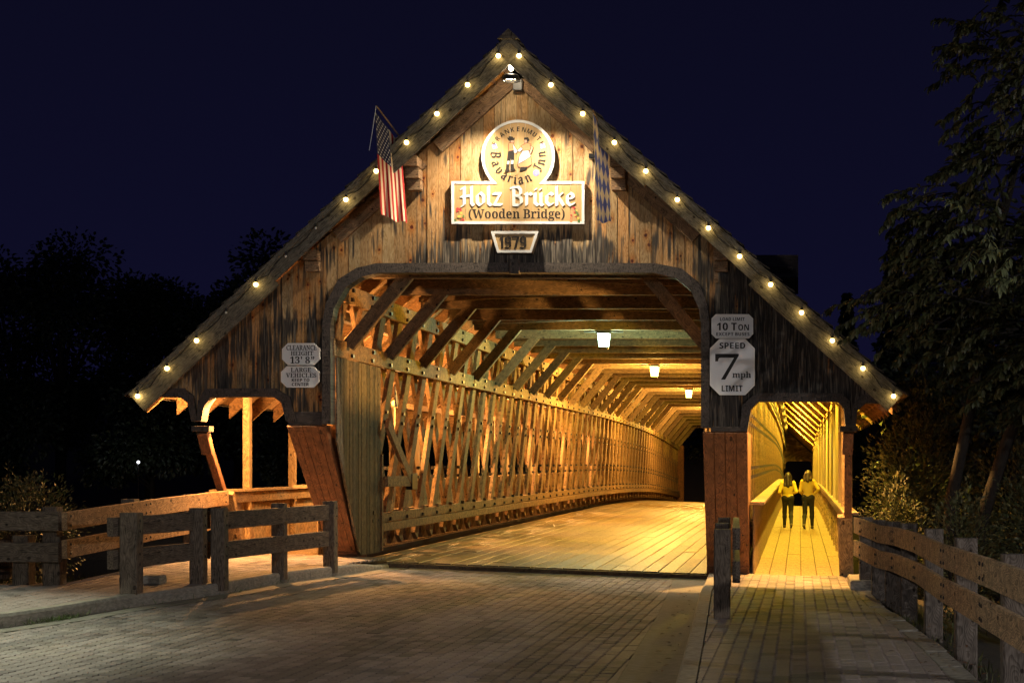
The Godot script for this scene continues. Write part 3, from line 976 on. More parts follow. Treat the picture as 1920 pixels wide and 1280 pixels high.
func build_decks() -> void:
	var road := group_part("roadway_deck", bridge, Vector3(CX, 0, -27))
	planking("deck_plank", road, XL - 0.1, XR + 0.2, 0.27, 1.65, FAR, 6.1, 0.06, ["deck", "deck", "deck_worn", "deck_pale", "deck_worn"])
	under_floor(road, XL - 0.2, XR + 0.2, 0.05)
	for side in [-1, 1]:
		var walk := group_part("walkway", bridge, Vector3(0 if side > 0 else -9, 0, -27))
		var xi := -0.80 if side > 0 else -8.20      # against the truss
		var xo := 0.86 if side > 0 else -9.62       # outer wall
		var s := 1.0 if side > 0 else -1.0
		planking("walk_plank", walk, minf(xi, xo), maxf(xi, xo), 0.276, 1.7, FAR, 4.9, 0.045, ["walk"])
		under_floor(walk, minf(xi, xo) - 0.02, maxf(xi, xo) + 0.02, 0.04)
		var fl := deck(xo)
		var rail := fl + 1.10
		# wall against the truss: upright boards and a cap
		for i in range(0, 66):
			var t := 1.95 + i * 0.262 if i < 40 else 12.5 + (i - 40) * 2.33
			if i < 40:
				timber("wall_board", Vector3(xi + s * 0.02, deck(xi) + camber(t), ZP - t), Vector3(xi + s * 0.02, deck(xi) + 1.2 + camber(t), ZP - t), 0.025, 0.25, "walk", walk, Vector3(0, 0, 1))
			else:
				timber("wall_panel", Vector3(xi + s * 0.02, deck(xi) + camber(t) + 0.6, ZP - t + 0.13), Vector3(xi + s * 0.02, deck(xi) + 0.6 + camber(t + 2.33), ZP - t - 2.19), 0.025, 1.2, "walk", walk)
		for i in 29:
			var t := 1.15 + i * 2.44
			var c0 := camber(t)
			var c1 := camber(t + 2.44)
			timber("wall_cap", Vector3(xi + s * 0.10, deck(xi) + 1.23 + c0, ZP - t), Vector3(xi + s * 0.10, deck(xi) + 1.23 + c1, ZP - t - 2.44), 0.24, 0.05, "walk", walk)
			timber("hand_rail", Vector3(xo, rail + c0, ZP - t + 0.2), Vector3(xo, rail + c1, ZP - t - 2.24), 0.25, 0.045, "walk", walk)
			timber("rail_board", Vector3(xo - s * 0.05, rail - 0.12 + c0, ZP - t + 0.1), Vector3(xo - s * 0.05, rail - 0.12 + c1, ZP - t - 2.34), 0.03, 0.17, "walk", walk)
			timber("wall_plate", Vector3(xo, 3.23 + c0 - 0.06, ZP - t + 0.9), Vector3(xo, 3.23 + c1 - 0.06, ZP - t - 1.54), 0.14, 0.14, "rafter", walk)
			timber("top_plate", Vector3(xi + s * 0.05, 4.45 + c0, ZP - t + 0.9), Vector3(xi + s * 0.05, 4.45 + c1, ZP - t - 1.54), 0.14, 0.2, "tie", walk)
			timber("wall_post", Vector3(xo, rail + 0.02 + c0, ZP - t - 1.25), Vector3(xo, 3.12 + c0, ZP - t - 1.25), 0.12, 0.14, "walk" if i < 2 else ["post_pale", "post_dark", "post_mid", "post_dark"][i % 4], walk)
			timber("lower_post", Vector3(xo, fl - 0.05 + c0, ZP - t - 1.25), Vector3(xo, rail - 0.02 + c0, ZP - t - 1.25), 0.12, 0.12, "walk", walk)
		for i in 150:
			var t := 1.7 + i * (0.17 if side < 0 else 0.48)
			if side < 0 and t > 26.0:
				break
			timber("rail_panel_board" if side < 0 else "baluster", Vector3(xo + s * 0.03, fl + camber(t), ZP - t), Vector3(xo + s * 0.03, rail - 0.05 + camber(t), ZP - t), 0.025, 0.163 if side < 0 else 0.2, "walk" if side < 0 else ["post_pale", "post_mid", "post_dark"][rng.randi() % 3], walk, Vector3(0, 0, 1))
		# outer end post: block and cap under the arch, a post that leans back to the rail, a boarded end below
		var px0: float = 0.785 if side > 0 else -9.49
		timber("cap_block", Vector3(px0 - 0.14, 2.34, ZP + 0.0), Vector3(px0 + 0.14, 2.34, ZP + 0.0), 0.2, 0.09, "trim", walk)
		timber("post_head", Vector3(px0, 2.30, ZP - 0.02), Vector3(px0 - s * 0.01, 1.97, ZP - 0.20), 0.17, 0.15, "stained", walk, Vector3(0, 0, 1))
		timber("end_post", Vector3(px0, 2.2, ZP - 0.12), Vector3(px0 + s * 0.02, rail - 0.03, ZP - 0.93), 0.12, 0.12, "stained", walk, Vector3(0, 0, 1))
		timber("end_panel", Vector3(px0 - s * 0.03, rail - 0.02, ZP - 0.95), Vector3(px0 + s * 0.02, fl - 0.06, ZP - 1.70), 0.24, 0.10, "walk", walk, Vector3(0, 0, 1))

func build_bridge() -> void:
	bridge = thing("covered_bridge", "long weathered timber covered bridge with a lit gable front and walkways either side", "bridge", Vector3(CX, 0, ZP))
	build_portal()
	build_roof()
	build_truss(XL, -1.0, 0.12)
	build_truss(XR, 1.0, 0.30)
	build_frames()
	build_decks()
	# the far portal
	var line := fpoly(WALL_LINE)
	line.append(Vector2(CX, 8.10))
	var m := MB.new()
	m.extrude(line, Transform3D(Basis(), Vector3(0, camber(73.0), ZP - FAR)), -0.05, 0.0, Vector2.ONE / WALL_SIZE, -WALL_LO / WALL_SIZE)
	put("far_gable", m.mesh(M.walk), bridge)
	for x in [XL - 0.05, XR + 0.05]:
		block("far_leg", Vector3(x - 0.3, -0.7, ZP - FAR), Vector3(x + 0.3, 3.4, ZP - FAR + 0.3), "stained", bridge)
	for x in [-8.6, -0.4]:
		for z in [-46.0, -78.0]:
			pass
	for z in [-49.0, -74.0]:
		var pier := MB.new()
		pier.box(Vector3(-9.4, -5.0, z - 0.8), Vector3(0.5, -0.1, z + 0.8), 0.1)
		put("pier", pier.mesh(M.concrete), bridge)
	for z in [-27.6, -97.4]:
		var ab := MB.new()
		ab.box(Vector3(-10.2, -5.0, z - 0.9), Vector3(1.4, -0.5 if z > -50 else -0.8, z + 0.9), 0.05)
		put("abutment", ab.mesh(M.concrete), bridge)

# ---------------------------------------------------------------- lettering
# blackletter strokes in a cell one cap high: [width, [stroke points ...], ...]
const GLYPHS := {
	"H": [0.78, [0.02, 0.90, 0.18, 1.0, 0.18, 0.04, 0.06, -0.04], [0.02, 0.48, 0.56, 0.54], [0.58, 1.02, 0.58, 0.12, 0.68, 0.0]],
	"o": [0.60, [0.12, 0.16, 0.12, 0.54, 0.30, 0.68, 0.46, 0.54, 0.46, 0.14, 0.28, 0.0, 0.12, 0.16]],
	"l": [0.34, [0.14, 1.02, 0.14, 0.12, 0.28, 0.0]],
	"z": [0.60, [0.08, 0.64, 0.46, 0.64, 0.12, 0.04, 0.52, 0.04]],
	"B": [0.74, [0.02, 0.94, 0.18, 1.0, 0.18, 0.02, 0.44, 0.0, 0.60, 0.14, 0.60, 0.36, 0.44, 0.52, 0.22, 0.52], [0.18, 1.0, 0.42, 1.0, 0.56, 0.86, 0.56, 0.64, 0.44, 0.53]],
	"r": [0.48, [0.06, 0.62, 0.15, 0.66, 0.15, 0.02], [0.15, 0.50, 0.32, 0.66, 0.42, 0.58]],
	"ü": [0.66, [0.13, 0.66, 0.13, 0.14, 0.28, 0.0, 0.46, 0.14], [0.46, 0.66, 0.46, 0.06, 0.56, 0.0], [0.16, 0.87, 0.18, 0.89], [0.42, 0.87, 0.44, 0.89]],
	"c": [0.54, [0.46, 0.58, 0.30, 0.67, 0.12, 0.52, 0.12, 0.16, 0.28, 0.0, 0.46, 0.10]],
	"k": [0.60, [0.13, 1.02, 0.13, 0.0], [0.13, 0.36, 0.42, 0.66], [0.22, 0.42, 0.38, 0.22, 0.50, 0.0]],
	"e": [0.56, [0.12, 0.34, 0.46, 0.42, 0.42, 0.58, 0.28, 0.67, 0.12, 0.52, 0.12, 0.16, 0.28, 0.0, 0.48, 0.10]],
	"a": [0.60, [0.14, 0.60, 0.30, 0.67, 0.44, 0.56, 0.44, 0.08, 0.54, 0.0], [0.44, 0.40, 0.22, 0.36, 0.12, 0.24, 0.13, 0.08, 0.28, 0.0, 0.44, 0.12]],
	"v": [0.58, [0.10, 0.66, 0.15, 0.16, 0.30, 0.0, 0.46, 0.18, 0.46, 0.50, 0.36, 0.66]],
	"n": [0.64, [0.05, 0.62, 0.14, 0.66, 0.14, 0.0], [0.14, 0.50, 0.34, 0.67, 0.47, 0.55, 0.47, 0.06, 0.56, 0.0]],
	"i": [0.32, [0.06, 0.62, 0.14, 0.66, 0.14, 0.08, 0.24, 0.0], [0.14, 0.86, 0.16, 0.88]],
	"I": [0.52, [0.08, 0.92, 0.30, 1.0, 0.48, 0.95], [0.29, 0.97, 0.29, 0.12, 0.12, 0.0, 0.02, 0.10]],
	"1": [0.36, [0.08, 0.84, 0.21, 1.0, 0.21, 0.0]],
	"9": [0.58, [0.45, 0.56, 0.26, 0.46, 0.12, 0.60, 0.12, 0.86, 0.28, 1.0, 0.45, 0.86, 0.45, 0.16, 0.30, 0.0, 0.10, 0.08]],
	"7": [0.56, [0.06, 0.97, 0.48, 0.97, 0.24, 0.0]],
}

func nib_letter(g: String, nib := 0.15) -> ArrayMesh:
	var m := MB.new()
	var n := Vector2(cos(0.62), sin(0.62)) * nib / 2.0
	var t := Vector2(-sin(0.62), cos(0.62)) * 0.028
	var up := 0.0
	for s in GLYPHS[g].slice(1):
		for i in range(0, s.size() - 2, 2):
			var a := Vector2(s[i], s[i + 1])
			var b := Vector2(s[i + 2], s[i + 3])
			var pts := PackedVector2Array()
			for p in [a, b]:
				for q in [n + t, n - t, -n - t, -n + t]:
					pts.append(p + q)
			var hull := Geometry2D.convex_hull(pts)
			hull.remove_at(hull.size() - 1)
			m.extrude(hull, Transform3D(), 0.0, 0.06 + up)
			up += 0.004
	return m.mesh(null)

func letter(g: String, parent: Node3D, at: Vector3, size: float, turn: float, mat: Material, deep: float, wide := 1.0, nib := 0.15) -> void:
	var key := "glyph" + g + str(nib)
	if not beam_cache.has(key):
		beam_cache[key] = nib_letter(g, nib)
	var o := put("letter", beam_cache[key], parent, Transform3D(Basis(Vector3(0, 0, 1), turn) * Basis.from_scale(Vector3(size * wide, size, deep / 0.06)), at))
	o.material_override = null
	o.set_surface_override_material(0, mat)

func gothic(word: String, parent: Node3D, u0: float, u1: float, base: float, cap: float, z: float, mat: Material, nib := 0.15) -> void:
	var total := 0.0
	for ch in word:
		total += 0.42 if ch == " " else GLYPHS[ch][0]
	var size := (base - cap) / 118.0
	var k := (u1 - u0) / 118.0 / (total * size)
	var x := fx(u0)
	for ch in word:
		if ch == " ":
			x += 0.42 * size * k
			continue
		letter(ch, parent, Vector3(x, fy(base), z), size, 0.0, mat, 0.007, k, nib)
		x += GLYPHS[ch][0] * size * k

# a line of plain type that fills the drawing box u0..u1, w0 (top)..w1
func type_line(text: String, parent: Node3D, u0: float, u1: float, w0: float, w1: float, z: float, face: String, mat: Material, bold := true) -> void:
	var f := SystemFont.new()
	f.font_names = PackedStringArray([face])
	f.font_weight = 700 if bold else 400
	var t := TextMesh.new()
	t.text = text
	t.font = f
	t.font_size = 48
	t.pixel_size = 0.01
	t.depth = 0.02
	t.material = mat
	var b := t.get_aabb()
	var sx := (u1 - u0) / 118.0 / maxf(b.size.x, 0.01)
	var sy := (w1 - w0) / 118.0 / maxf(b.size.y, 0.01)
	put("lettering", t, parent, Transform3D(Basis.from_scale(Vector3(sx, sy, 0.12)), Vector3(fx(u0) - b.position.x * sx, fy(w1) - b.position.y * sy, z)))

func one_letter(ch: String, parent: Node3D, at: Vector2, size: float, turn: float, z: float, mat: Material) -> void:
	var key := "sans" + ch
	if not beam_cache.has(key):
		var f := SystemFont.new()
		f.font_names = PackedStringArray(["Droid Sans"])
		f.font_weight = 700
		var t := TextMesh.new()
		t.text = ch
		t.font = f
		t.font_size = 48
		t.pixel_size = 0.01
		t.depth = 0.02
		t.material = mat
		beam_cache[key] = t
	var m: TextMesh = beam_cache[key]
	var b := m.get_aabb()
	var k := size / b.size.y
	var basis := Basis(Vector3(0, 0, 1), turn) * Basis.from_scale(Vector3(k, k, 0.1))
	put("letter", m, parent, Transform3D(basis, Vector3(at.x, at.y, z) - basis * (b.position + Vector3(b.size.x / 2, b.size.y / 2, b.size.z / 2))))

func flat(parent: Node3D, called: String, pts: Array, mat: String, z: float, lift: float, edge := 0.0) -> void:
	var m := MB.new()
	if edge > 0.0:
		var o := Geometry2D.offset_polygon(fpoly(pts), edge)
		if o.size() > 0:
			m.extrude(o[0], Transform3D(Basis(), Vector3(0, 0, z)), 0.0, lift - 0.00025)
			put("outline", m.mesh(M.brown), parent)
			m = MB.new()
	m.extrude(fpoly(pts), Transform3D(Basis(), Vector3(0, 0, z)), 0.0, lift)
	put(called, m.mesh(M[mat]), parent)

# points read off an enlarged drawing of the emblem
func emblem(pts: Array) -> Array:
	var o := []
	for i in range(0, pts.size(), 2):
		o.append(840.0 + pts[i] / 4.4148)
		o.append(210.0 + pts[i + 1] / 4.4148)
	return o

func disc(parent: Node3D, called: String, u: float, w: float, r: float, mat: String, z: float, lift: float, sides := 10) -> void:
	var p := []
	for i in sides:
		p.append(u + r * cos(TAU * i / sides))
		p.append(w + r * sin(TAU * i / sides))
	flat(parent, called, p, mat, z, lift)

func build_signs() -> void:
	var zf := ZP + 0.15
	var s := thing("inn_sign", "big cream and white keyhole-shaped sign on the gable reading Holz Brücke (Wooden Bridge)", "sign", Vector3(fx(973), fy(421), ZP + 0.06))
	var rect := fpoly([848, 421, 1097, 421, 1097, 341, 848, 341])
	var circle := PackedVector2Array()
	for i in 44:
		circle.append(Vector2(fx(973), fy(295)) + Vector2(cos(TAU * i / 44.0), sin(TAU * i / 44.0)) * 0.583)
	var outline: PackedVector2Array = Geometry2D.merge_polygons(rect, circle)[0]
	var m := MB.new()
	m.extrude(outline, Transform3D(Basis(), Vector3(0, 0, ZP)), 0.015, 0.055)
	put("sign_back", m.mesh(M.white), s)
	m = MB.new()
	m.ring(outline, 0.042, Transform3D(Basis(), Vector3(0, 0, ZP)), 0.02, 0.068)
	put("border", m.mesh(M.white), s)
	var inner: PackedVector2Array = Geometry2D.offset_polygon(outline, -0.043)[0]
	for i in 20:
		var x0 := fx(846) + i * 0.119
		for p in Geometry2D.intersect_polygons(inner, PackedVector2Array([Vector2(x0 + 0.0018, 0), Vector2(x0 + 0.1172, 0), Vector2(x0 + 0.1172, 9), Vector2(x0 + 0.0018, 9)])):
			var bm := MB.new()
			bm.extrude(p, Transform3D(Basis(), Vector3(0, 0, ZP)), 0.056, 0.062)
			put("face_board", bm.mesh(M.tan), s)
	var z := ZP + 0.0635
	gothic("Holz Brücke", s, 866, 1080, 386, 352, z, M.white, 0.17)
	type_line("(Wooden Bridge)", s, 880, 1060, 392, 416, z, "Droid Serif", M.brown)
	var name_top := "FRANKENMUTH"
	for i in name_top.length():
		var a := deg_to_rad(62.0 - 124.0 * i / (name_top.length() - 1))
		one_letter(name_top[i], s, Vector2(fx(973 - 50.5 * sin(a)), fy(294 - 50.5 * cos(a))), 0.074, a, z, M.brown)
	var bottom := [["B", 184, 1.0], ["a", 163, 1.0], ["v", 144, 1.0], ["a", 126, 1.0], ["r", 110, 1.0], ["i", 97, 1.0], ["a", 84, 1.0], ["n", 65, 1.0], ["I", 29, 1.0], ["n", 13, 1.0], ["n", -6, 1.0]]
	for q in bottom:
		var ang := deg_to_rad(q[1])                      # clockwise from the right of the emblem
		var at := Vector2(fx(973 + 51.0 * cos(ang)), fy(295 + 51.0 * sin(ang)))
		var turn := PI / 2 - ang
		var w: float = GLYPHS[q[0]][0] * 0.150
		at -= Vector2(cos(turn), sin(turn)) * w / 2.0
		letter(q[0], s, Vector3(at.x, at.y, z), 0.150, turn, M.brown, 0.002, 1.0, 0.17)
	# the dancing couple in costume
	var man := group_part("dancing_man", s, Vector3(fx(957), fy(296), z))
	for q in [["hat", [500, 222, 530, 228, 556, 222, 552, 238, 530, 244, 508, 238], "brown"], ["hat", [512, 210, 540, 214, 548, 228, 514, 230], "brown"], ["face", [524, 242, 550, 241, 551, 258, 540, 266, 527, 262], "skin"], ["vest", [512, 262, 546, 262, 552, 322, 510, 332, 508, 290], "orange"],
			["sleeve", [544, 272, 562, 300, 580, 330, 572, 346, 548, 340, 552, 320], "white"], ["shorts", [508, 334, 551, 324, 550, 404, 532, 404, 528, 366, 518, 408, 498, 410], "brown"], ["sock", [499, 412, 517, 411, 510, 442, 494, 440], "white"], ["sock", [532, 406, 549, 406, 547, 438, 529, 438], "white"],
			["boot", [492, 442, 512, 444, 507, 470, 513, 496, 480, 499, 490, 474], "brown"], ["boot", [527, 440, 548, 440, 550, 472, 562, 486, 528, 490], "brown"]]:
		flat(man, q[0], emblem(q[1]), q[2], z, 0.0012 + 0.0005 * man.get_child_count(), 0.007)
	var lady := group_part("dancing_woman", s, Vector3(fx(985), fy(296), z))
	for q in [["hair", [638, 222, 668, 219, 676, 240, 660, 252, 640, 246], "brown"], ["face", [640, 236, 660, 238, 660, 258, 646, 264, 638, 252], "skin"], ["bodice", [612, 288, 654, 262, 692, 272, 684, 322, 626, 330], "orange"], ["sleeve", [580, 326, 610, 300, 624, 312, 600, 336], "white"],
			["skirt", [592, 420, 692, 376, 700, 438, 664, 462, 600, 464, 582, 448], "orange"], ["apron", [624, 328, 672, 326, 690, 372, 650, 400, 586, 436, 598, 378], "lilac"], ["arm", [688, 284, 710, 302, 692, 352, 678, 346, 694, 306], "skin"], ["shoe", [610, 466, 634, 464, 628, 484, 604, 496], "brown"], ["shoe", [640, 466, 660, 462, 652, 480, 634, 484], "brown"]]:
		flat(lady, q[0], emblem(q[1]), q[2], z, 0.0012 + 0.0005 * lady.get_child_count(), 0.007)
	for q in [[929, 276], [1019, 275]]:
		for i in 4:
			disc(s, "cornflower", q[0] + 3.4 * cos(i * 1.57 + 0.5), q[1] + 3.4 * sin(i * 1.57 + 0.5), 2.3, "blue", z, 0.0012 + 0.0004 * i, 7)
	disc(s, "cornflower", 1006.5, 325.5, 5.8, "blue", z, 0.002, 11)
	rng.seed = 77
	for side in [[862, 1], [1079, -1]]:
		for i in 15:
			var u: float = side[0] + rng.randf_range(-9, 9) * (1.0 if i > 6 else 0.5)
			var w := rng.randf_range(402, 416) if i > 6 else rng.randf_range(389, 404)
			disc(s, "painted_flower", u, w, rng.randf_range(1.4, 3.0), ["red", "red", "orange", "green", "yellow"][i % 5], z, 0.0012 + 0.0004 * i, 7)
	# the year
	var y := thing("year_sign", "small tapered cream sign with white border reading 1979 above the road opening", "sign", Vector3(fx(969), fy(477), ZP + 0.05))
	var trap := fpoly([937, 477, 1001, 477, 1014, 437, 925, 437])
	m = MB.new()
	m.extrude(trap, Transform3D(Basis(), Vector3(0, 0, ZP)), 0.03, 0.20)
	put("sign_back", m.mesh(M.tan), y)
	m = MB.new()
	m.ring(trap, 0.04, Transform3D(Basis(), Vector3(0, 0, ZP)), 0.05, 0.212)
	put("border", m.mesh(M.white), y)
	gothic("1979", y, 941, 992, 469, 447, ZP + 0.2015, M.brown, 0.17)
	# traffic plates
	plate("clearance_sign", "white plate left of the road opening reading CLEARANCE HEIGHT 13 feet 8 inches", [532, 603, 644, 685], 11, [["CLEARANCE", 540, 596, 648, 657, "Droid Serif"], ["HEIGHT", 548, 590, 659, 667, "Droid Serif"], ["13' 8”", 547, 592, 669, 682, "Droid Serif"]])
	plate("wide_vehicle_sign", "white plate reading LARGE VEHICLES KEEP TO CENTER, under the clearance sign", [530, 602, 687, 727], 11, [["LARGE", 548, 586, 690, 698, "Droid Serif"], ["VEHICLES", 539, 596, 700, 708, "Droid Serif"], ["KEEP TO", 550, 583, 710, 716, "Droid Sans"], ["CENTER", 550, 582, 718, 724, "Droid Sans"]])
	plate("load_limit_sign", "small white eight-sided plate reading LOAD LIMIT 10 TON EXCEPT BUSES", [1335, 1413, 590, 635], 8, [["LOAD LIMIT", 1351, 1397, 596, 602, "Droid Sans"], ["10 T", 1345, 1382, 606, 620, "Droid Sans"], ["ON", 1385, 1405, 609, 620, "Droid Sans"], ["EXCEPT BUSES", 1344, 1406, 624, 630, "Droid Sans"]])
	plate("speed_limit_sign", "tall white eight-sided plate reading SPEED 7 mph LIMIT, under the load limit sign", [1332, 1416, 636, 741], 18, [["SPEED", 1350, 1398, 643, 654, "Droid Sans"], ["7", 1342, 1386, 664, 712, "Droid Serif"], ["mph", 1374, 1409, 697, 712, "Droid Serif"], ["LIMIT", 1354, 1393, 723, 734, "Droid Sans"]])

func plate(called: String, label: String, box: Array, cut: float, lines: Array) -> void:
	var s := thing(called, label, "sign", Vector3(fx((box[0] + box[1]) / 2.0), fy(box[3]), ZP + 0.06), "traffic plates on the portal")
	var o := fpoly([box[0] + cut, box[3], box[1] - cut, box[3], box[1], box[3] - cut, box[1], box[2] + cut, box[1] - cut, box[2], box[0] + cut, box[2], box[0], box[2] + cut, box[0], box[3] - cut])
	var m := MB.new()
	m.extrude(o, Transform3D(Basis(), Vector3(0, 0, ZP)), 0.065, 0.085)
	put("sheet", m.mesh(M.sheet), s)
	m = MB.new()
	m.ring(o, 0.022, Transform3D(Basis(), Vector3(0, 0, ZP)), 0.066, 0.1)
	put("rim", m.mesh(M.sheet_edge), s)
	for q in lines:
		type_line(q[0], s, q[1], q[2], q[3], q[4], ZP + 0.087, q[5], M.black)

# ---------------------------------------------------------------- flags
func flag_cloth(t: Texture2D, hoist_a: Vector3, hoist_b: Vector3, drop_a: float, drop_b: float, drift: Vector3, folds: float, depth: float) -> ArrayMesh:
	var m := MB.new()
	var nu := 28
	var nv := 26
	var p := []
	for j in nv + 1:
		var row := []
		var v := float(j) / nv
		for i in nu + 1:
			var u := float(i) / nu
			var top := hoist_a.lerp(hoist_b, u)
			var o := top + Vector3(0, -lerpf(drop_a, drop_b, u) * v, 0) + drift * v
			var w := sin(u * folds * TAU + 0.8 + v * 1.1) * depth * (0.35 + 0.65 * v)
			o += Vector3(w * 0.30, 0.018 * sin(u * 9.0) * v, w)
			row.append(o)
		p.append(row)
	for j in nv:
		for i in nu:
			var a: Vector3 = p[j][i]
			var b: Vector3 = p[j][i + 1]
			var c: Vector3 = p[j + 1][i + 1]
			var d: Vector3 = p[j + 1][i]
			var ns := []
			for q in [[j, i], [j, i + 1], [j + 1, i + 1], [j + 1, i]]:
				var du: Vector3 = p[q[0]][mini(q[1] + 1, nu)] - p[q[0]][maxi(q[1] - 1, 0)]
				var dv: Vector3 = p[mini(q[0] + 1, nv)][q[1]] - p[maxi(q[0] - 1, 0)][q[1]]
				var nn := dv.cross(du).normalized()
				ns.append(nn if nn.z > 0 else -nn)
			var ua := Vector2(float(i) / nu, float(j) / nv)
			var uc := Vector2(float(i + 1) / nu, float(j + 1) / nv)
			m.smooth(a, b, c, ns[0], ns[1], ns[2], ua, Vector2(uc.x, ua.y), uc)
			m.smooth(a, c, d, ns[0], ns[2], ns[3], ua, uc, Vector2(ua.x, uc.y))
	var mat := StandardMaterial3D.new()
	mat.albedo_texture = t
	mat.roughness = 0.9
	mat.backlight_enabled = true
	mat.backlight = Color(0.4, 0.4, 0.4)
	mat.texture_repeat = false
	return m.mesh(mat)

func build_flags() -> void:
	var w := 260
	var h := 400
	var im := Image.create(w, h, false, Image.FORMAT_RGB8)
	for i in 13:
		im.fill_rect(Rect2i(i * 20, 0, 20, h), Color(0.66, 0.13, 0.12) if i % 2 == 0 else Color(0.86, 0.78, 0.66))
	im.fill_rect(Rect2i(0, 0, 140, 168), Color(0.13, 0.14, 0.27))
	for r in 11:
		for c in (6 if r % 2 == 0 else 5):
			var cx := 12 + c * 23.2 + (0.0 if r % 2 == 0 else 11.6)
			var cy := 10 + r * 14.8
			for y in range(-6, 7):
				for x in range(-6, 7):
					var a := atan2(y, x)
					if Vector2(x, y).length() < 2.6 + 2.9 * pow(absf(cos(2.5 * a)), 3.0):
						im.set_pixel(clampi(int(cx + x), 0, w - 1), clampi(int(cy + y), 0, h - 1), Color(0.84, 0.82, 0.80))
	var f := thing("stars_and_stripes", "red, white and blue striped flag hanging limp from a slanted pole on the gable", "flag", Vector3(fx(785), fy(305), ZP + 0.05), "flags on the gable")
	var tip := gp(705, 198, ZP + 0.85)
	pole(f, Vector3(fx(785), fy(303), ZP + 0.05), tip)
	put("cloth", flag_cloth(ImageTexture.create_from_image(im), gp(702, 206, ZP + 0.80), gp(752, 274, ZP + 0.36), 1.62, 1.22, Vector3(0.10, 0, 0.02), 2.2, 0.05), f)
	var cord := MB.new()
	cord.tube([tip, gp(698, 245, ZP + 0.84), gp(692, 282, ZP + 0.82)], [0.005, 0.005, 0.005], 4)
	put("halyard", cord.mesh(M.white), f)
	im = Image.create(200, 400, false, Image.FORMAT_RGB8)
	for y in 400:
		for x in 200:
			var a := int(floor((x + y * 0.62) / 50.0)) + int(floor((x - y * 0.62 + 1000.0) / 50.0))
			im.set_pixel(x, y, Color(0.34, 0.37, 0.60) if a % 2 == 0 else Color(0.84, 0.76, 0.62))
	f = thing("lozenge_flag", "narrow blue and white diamond-patterned flag hanging limp beside the inn sign", "flag", Vector3(fx(1152), fy(300), ZP + 0.05), "flags on the gable")
	tip = gp(1112, 206, ZP + 0.8)
	pole(f, Vector3(fx(1150), fy(296), ZP + 0.05), tip)
	put("cloth", flag_cloth(ImageTexture.create_from_image(im), gp(1111, 212, ZP + 0.76), gp(1139, 264, ZP + 0.36), 1.66, 1.28, Vector3(0.06, 0, 0), 1.2, 0.05), f)
	block("wall_bracket", Vector3(fx(1105), fy(297), ZP), Vector3(fx(1117), fy(289), ZP + 0.06), "iron", f)

func pole(f: Node3D, a: Vector3, b: Vector3) -> void:
	var m := MB.new()
	m.tube([a, b], [0.014, 0.012], 8)
	put("pole", m.mesh(M.frieze), f)
	m = MB.new()
	m.tube([a - (b - a).normalized() * 0.05, a + (b - a).normalized() * 0.18], [0.024, 0.024], 8)
	put("socket", m.mesh(M.iron), f)

# ---------------------------------------------------------------- lamps
func ball(r: float, c := Vector3.ZERO, squash := 1.0, sides := 12) -> Array:
	var p := []
	for i in 9:
		var a := -PI / 2 + PI * i / 8.0
		p.append(Vector2(maxf(r * cos(a), 0.0001), r * squash * sin(a)))
	return p

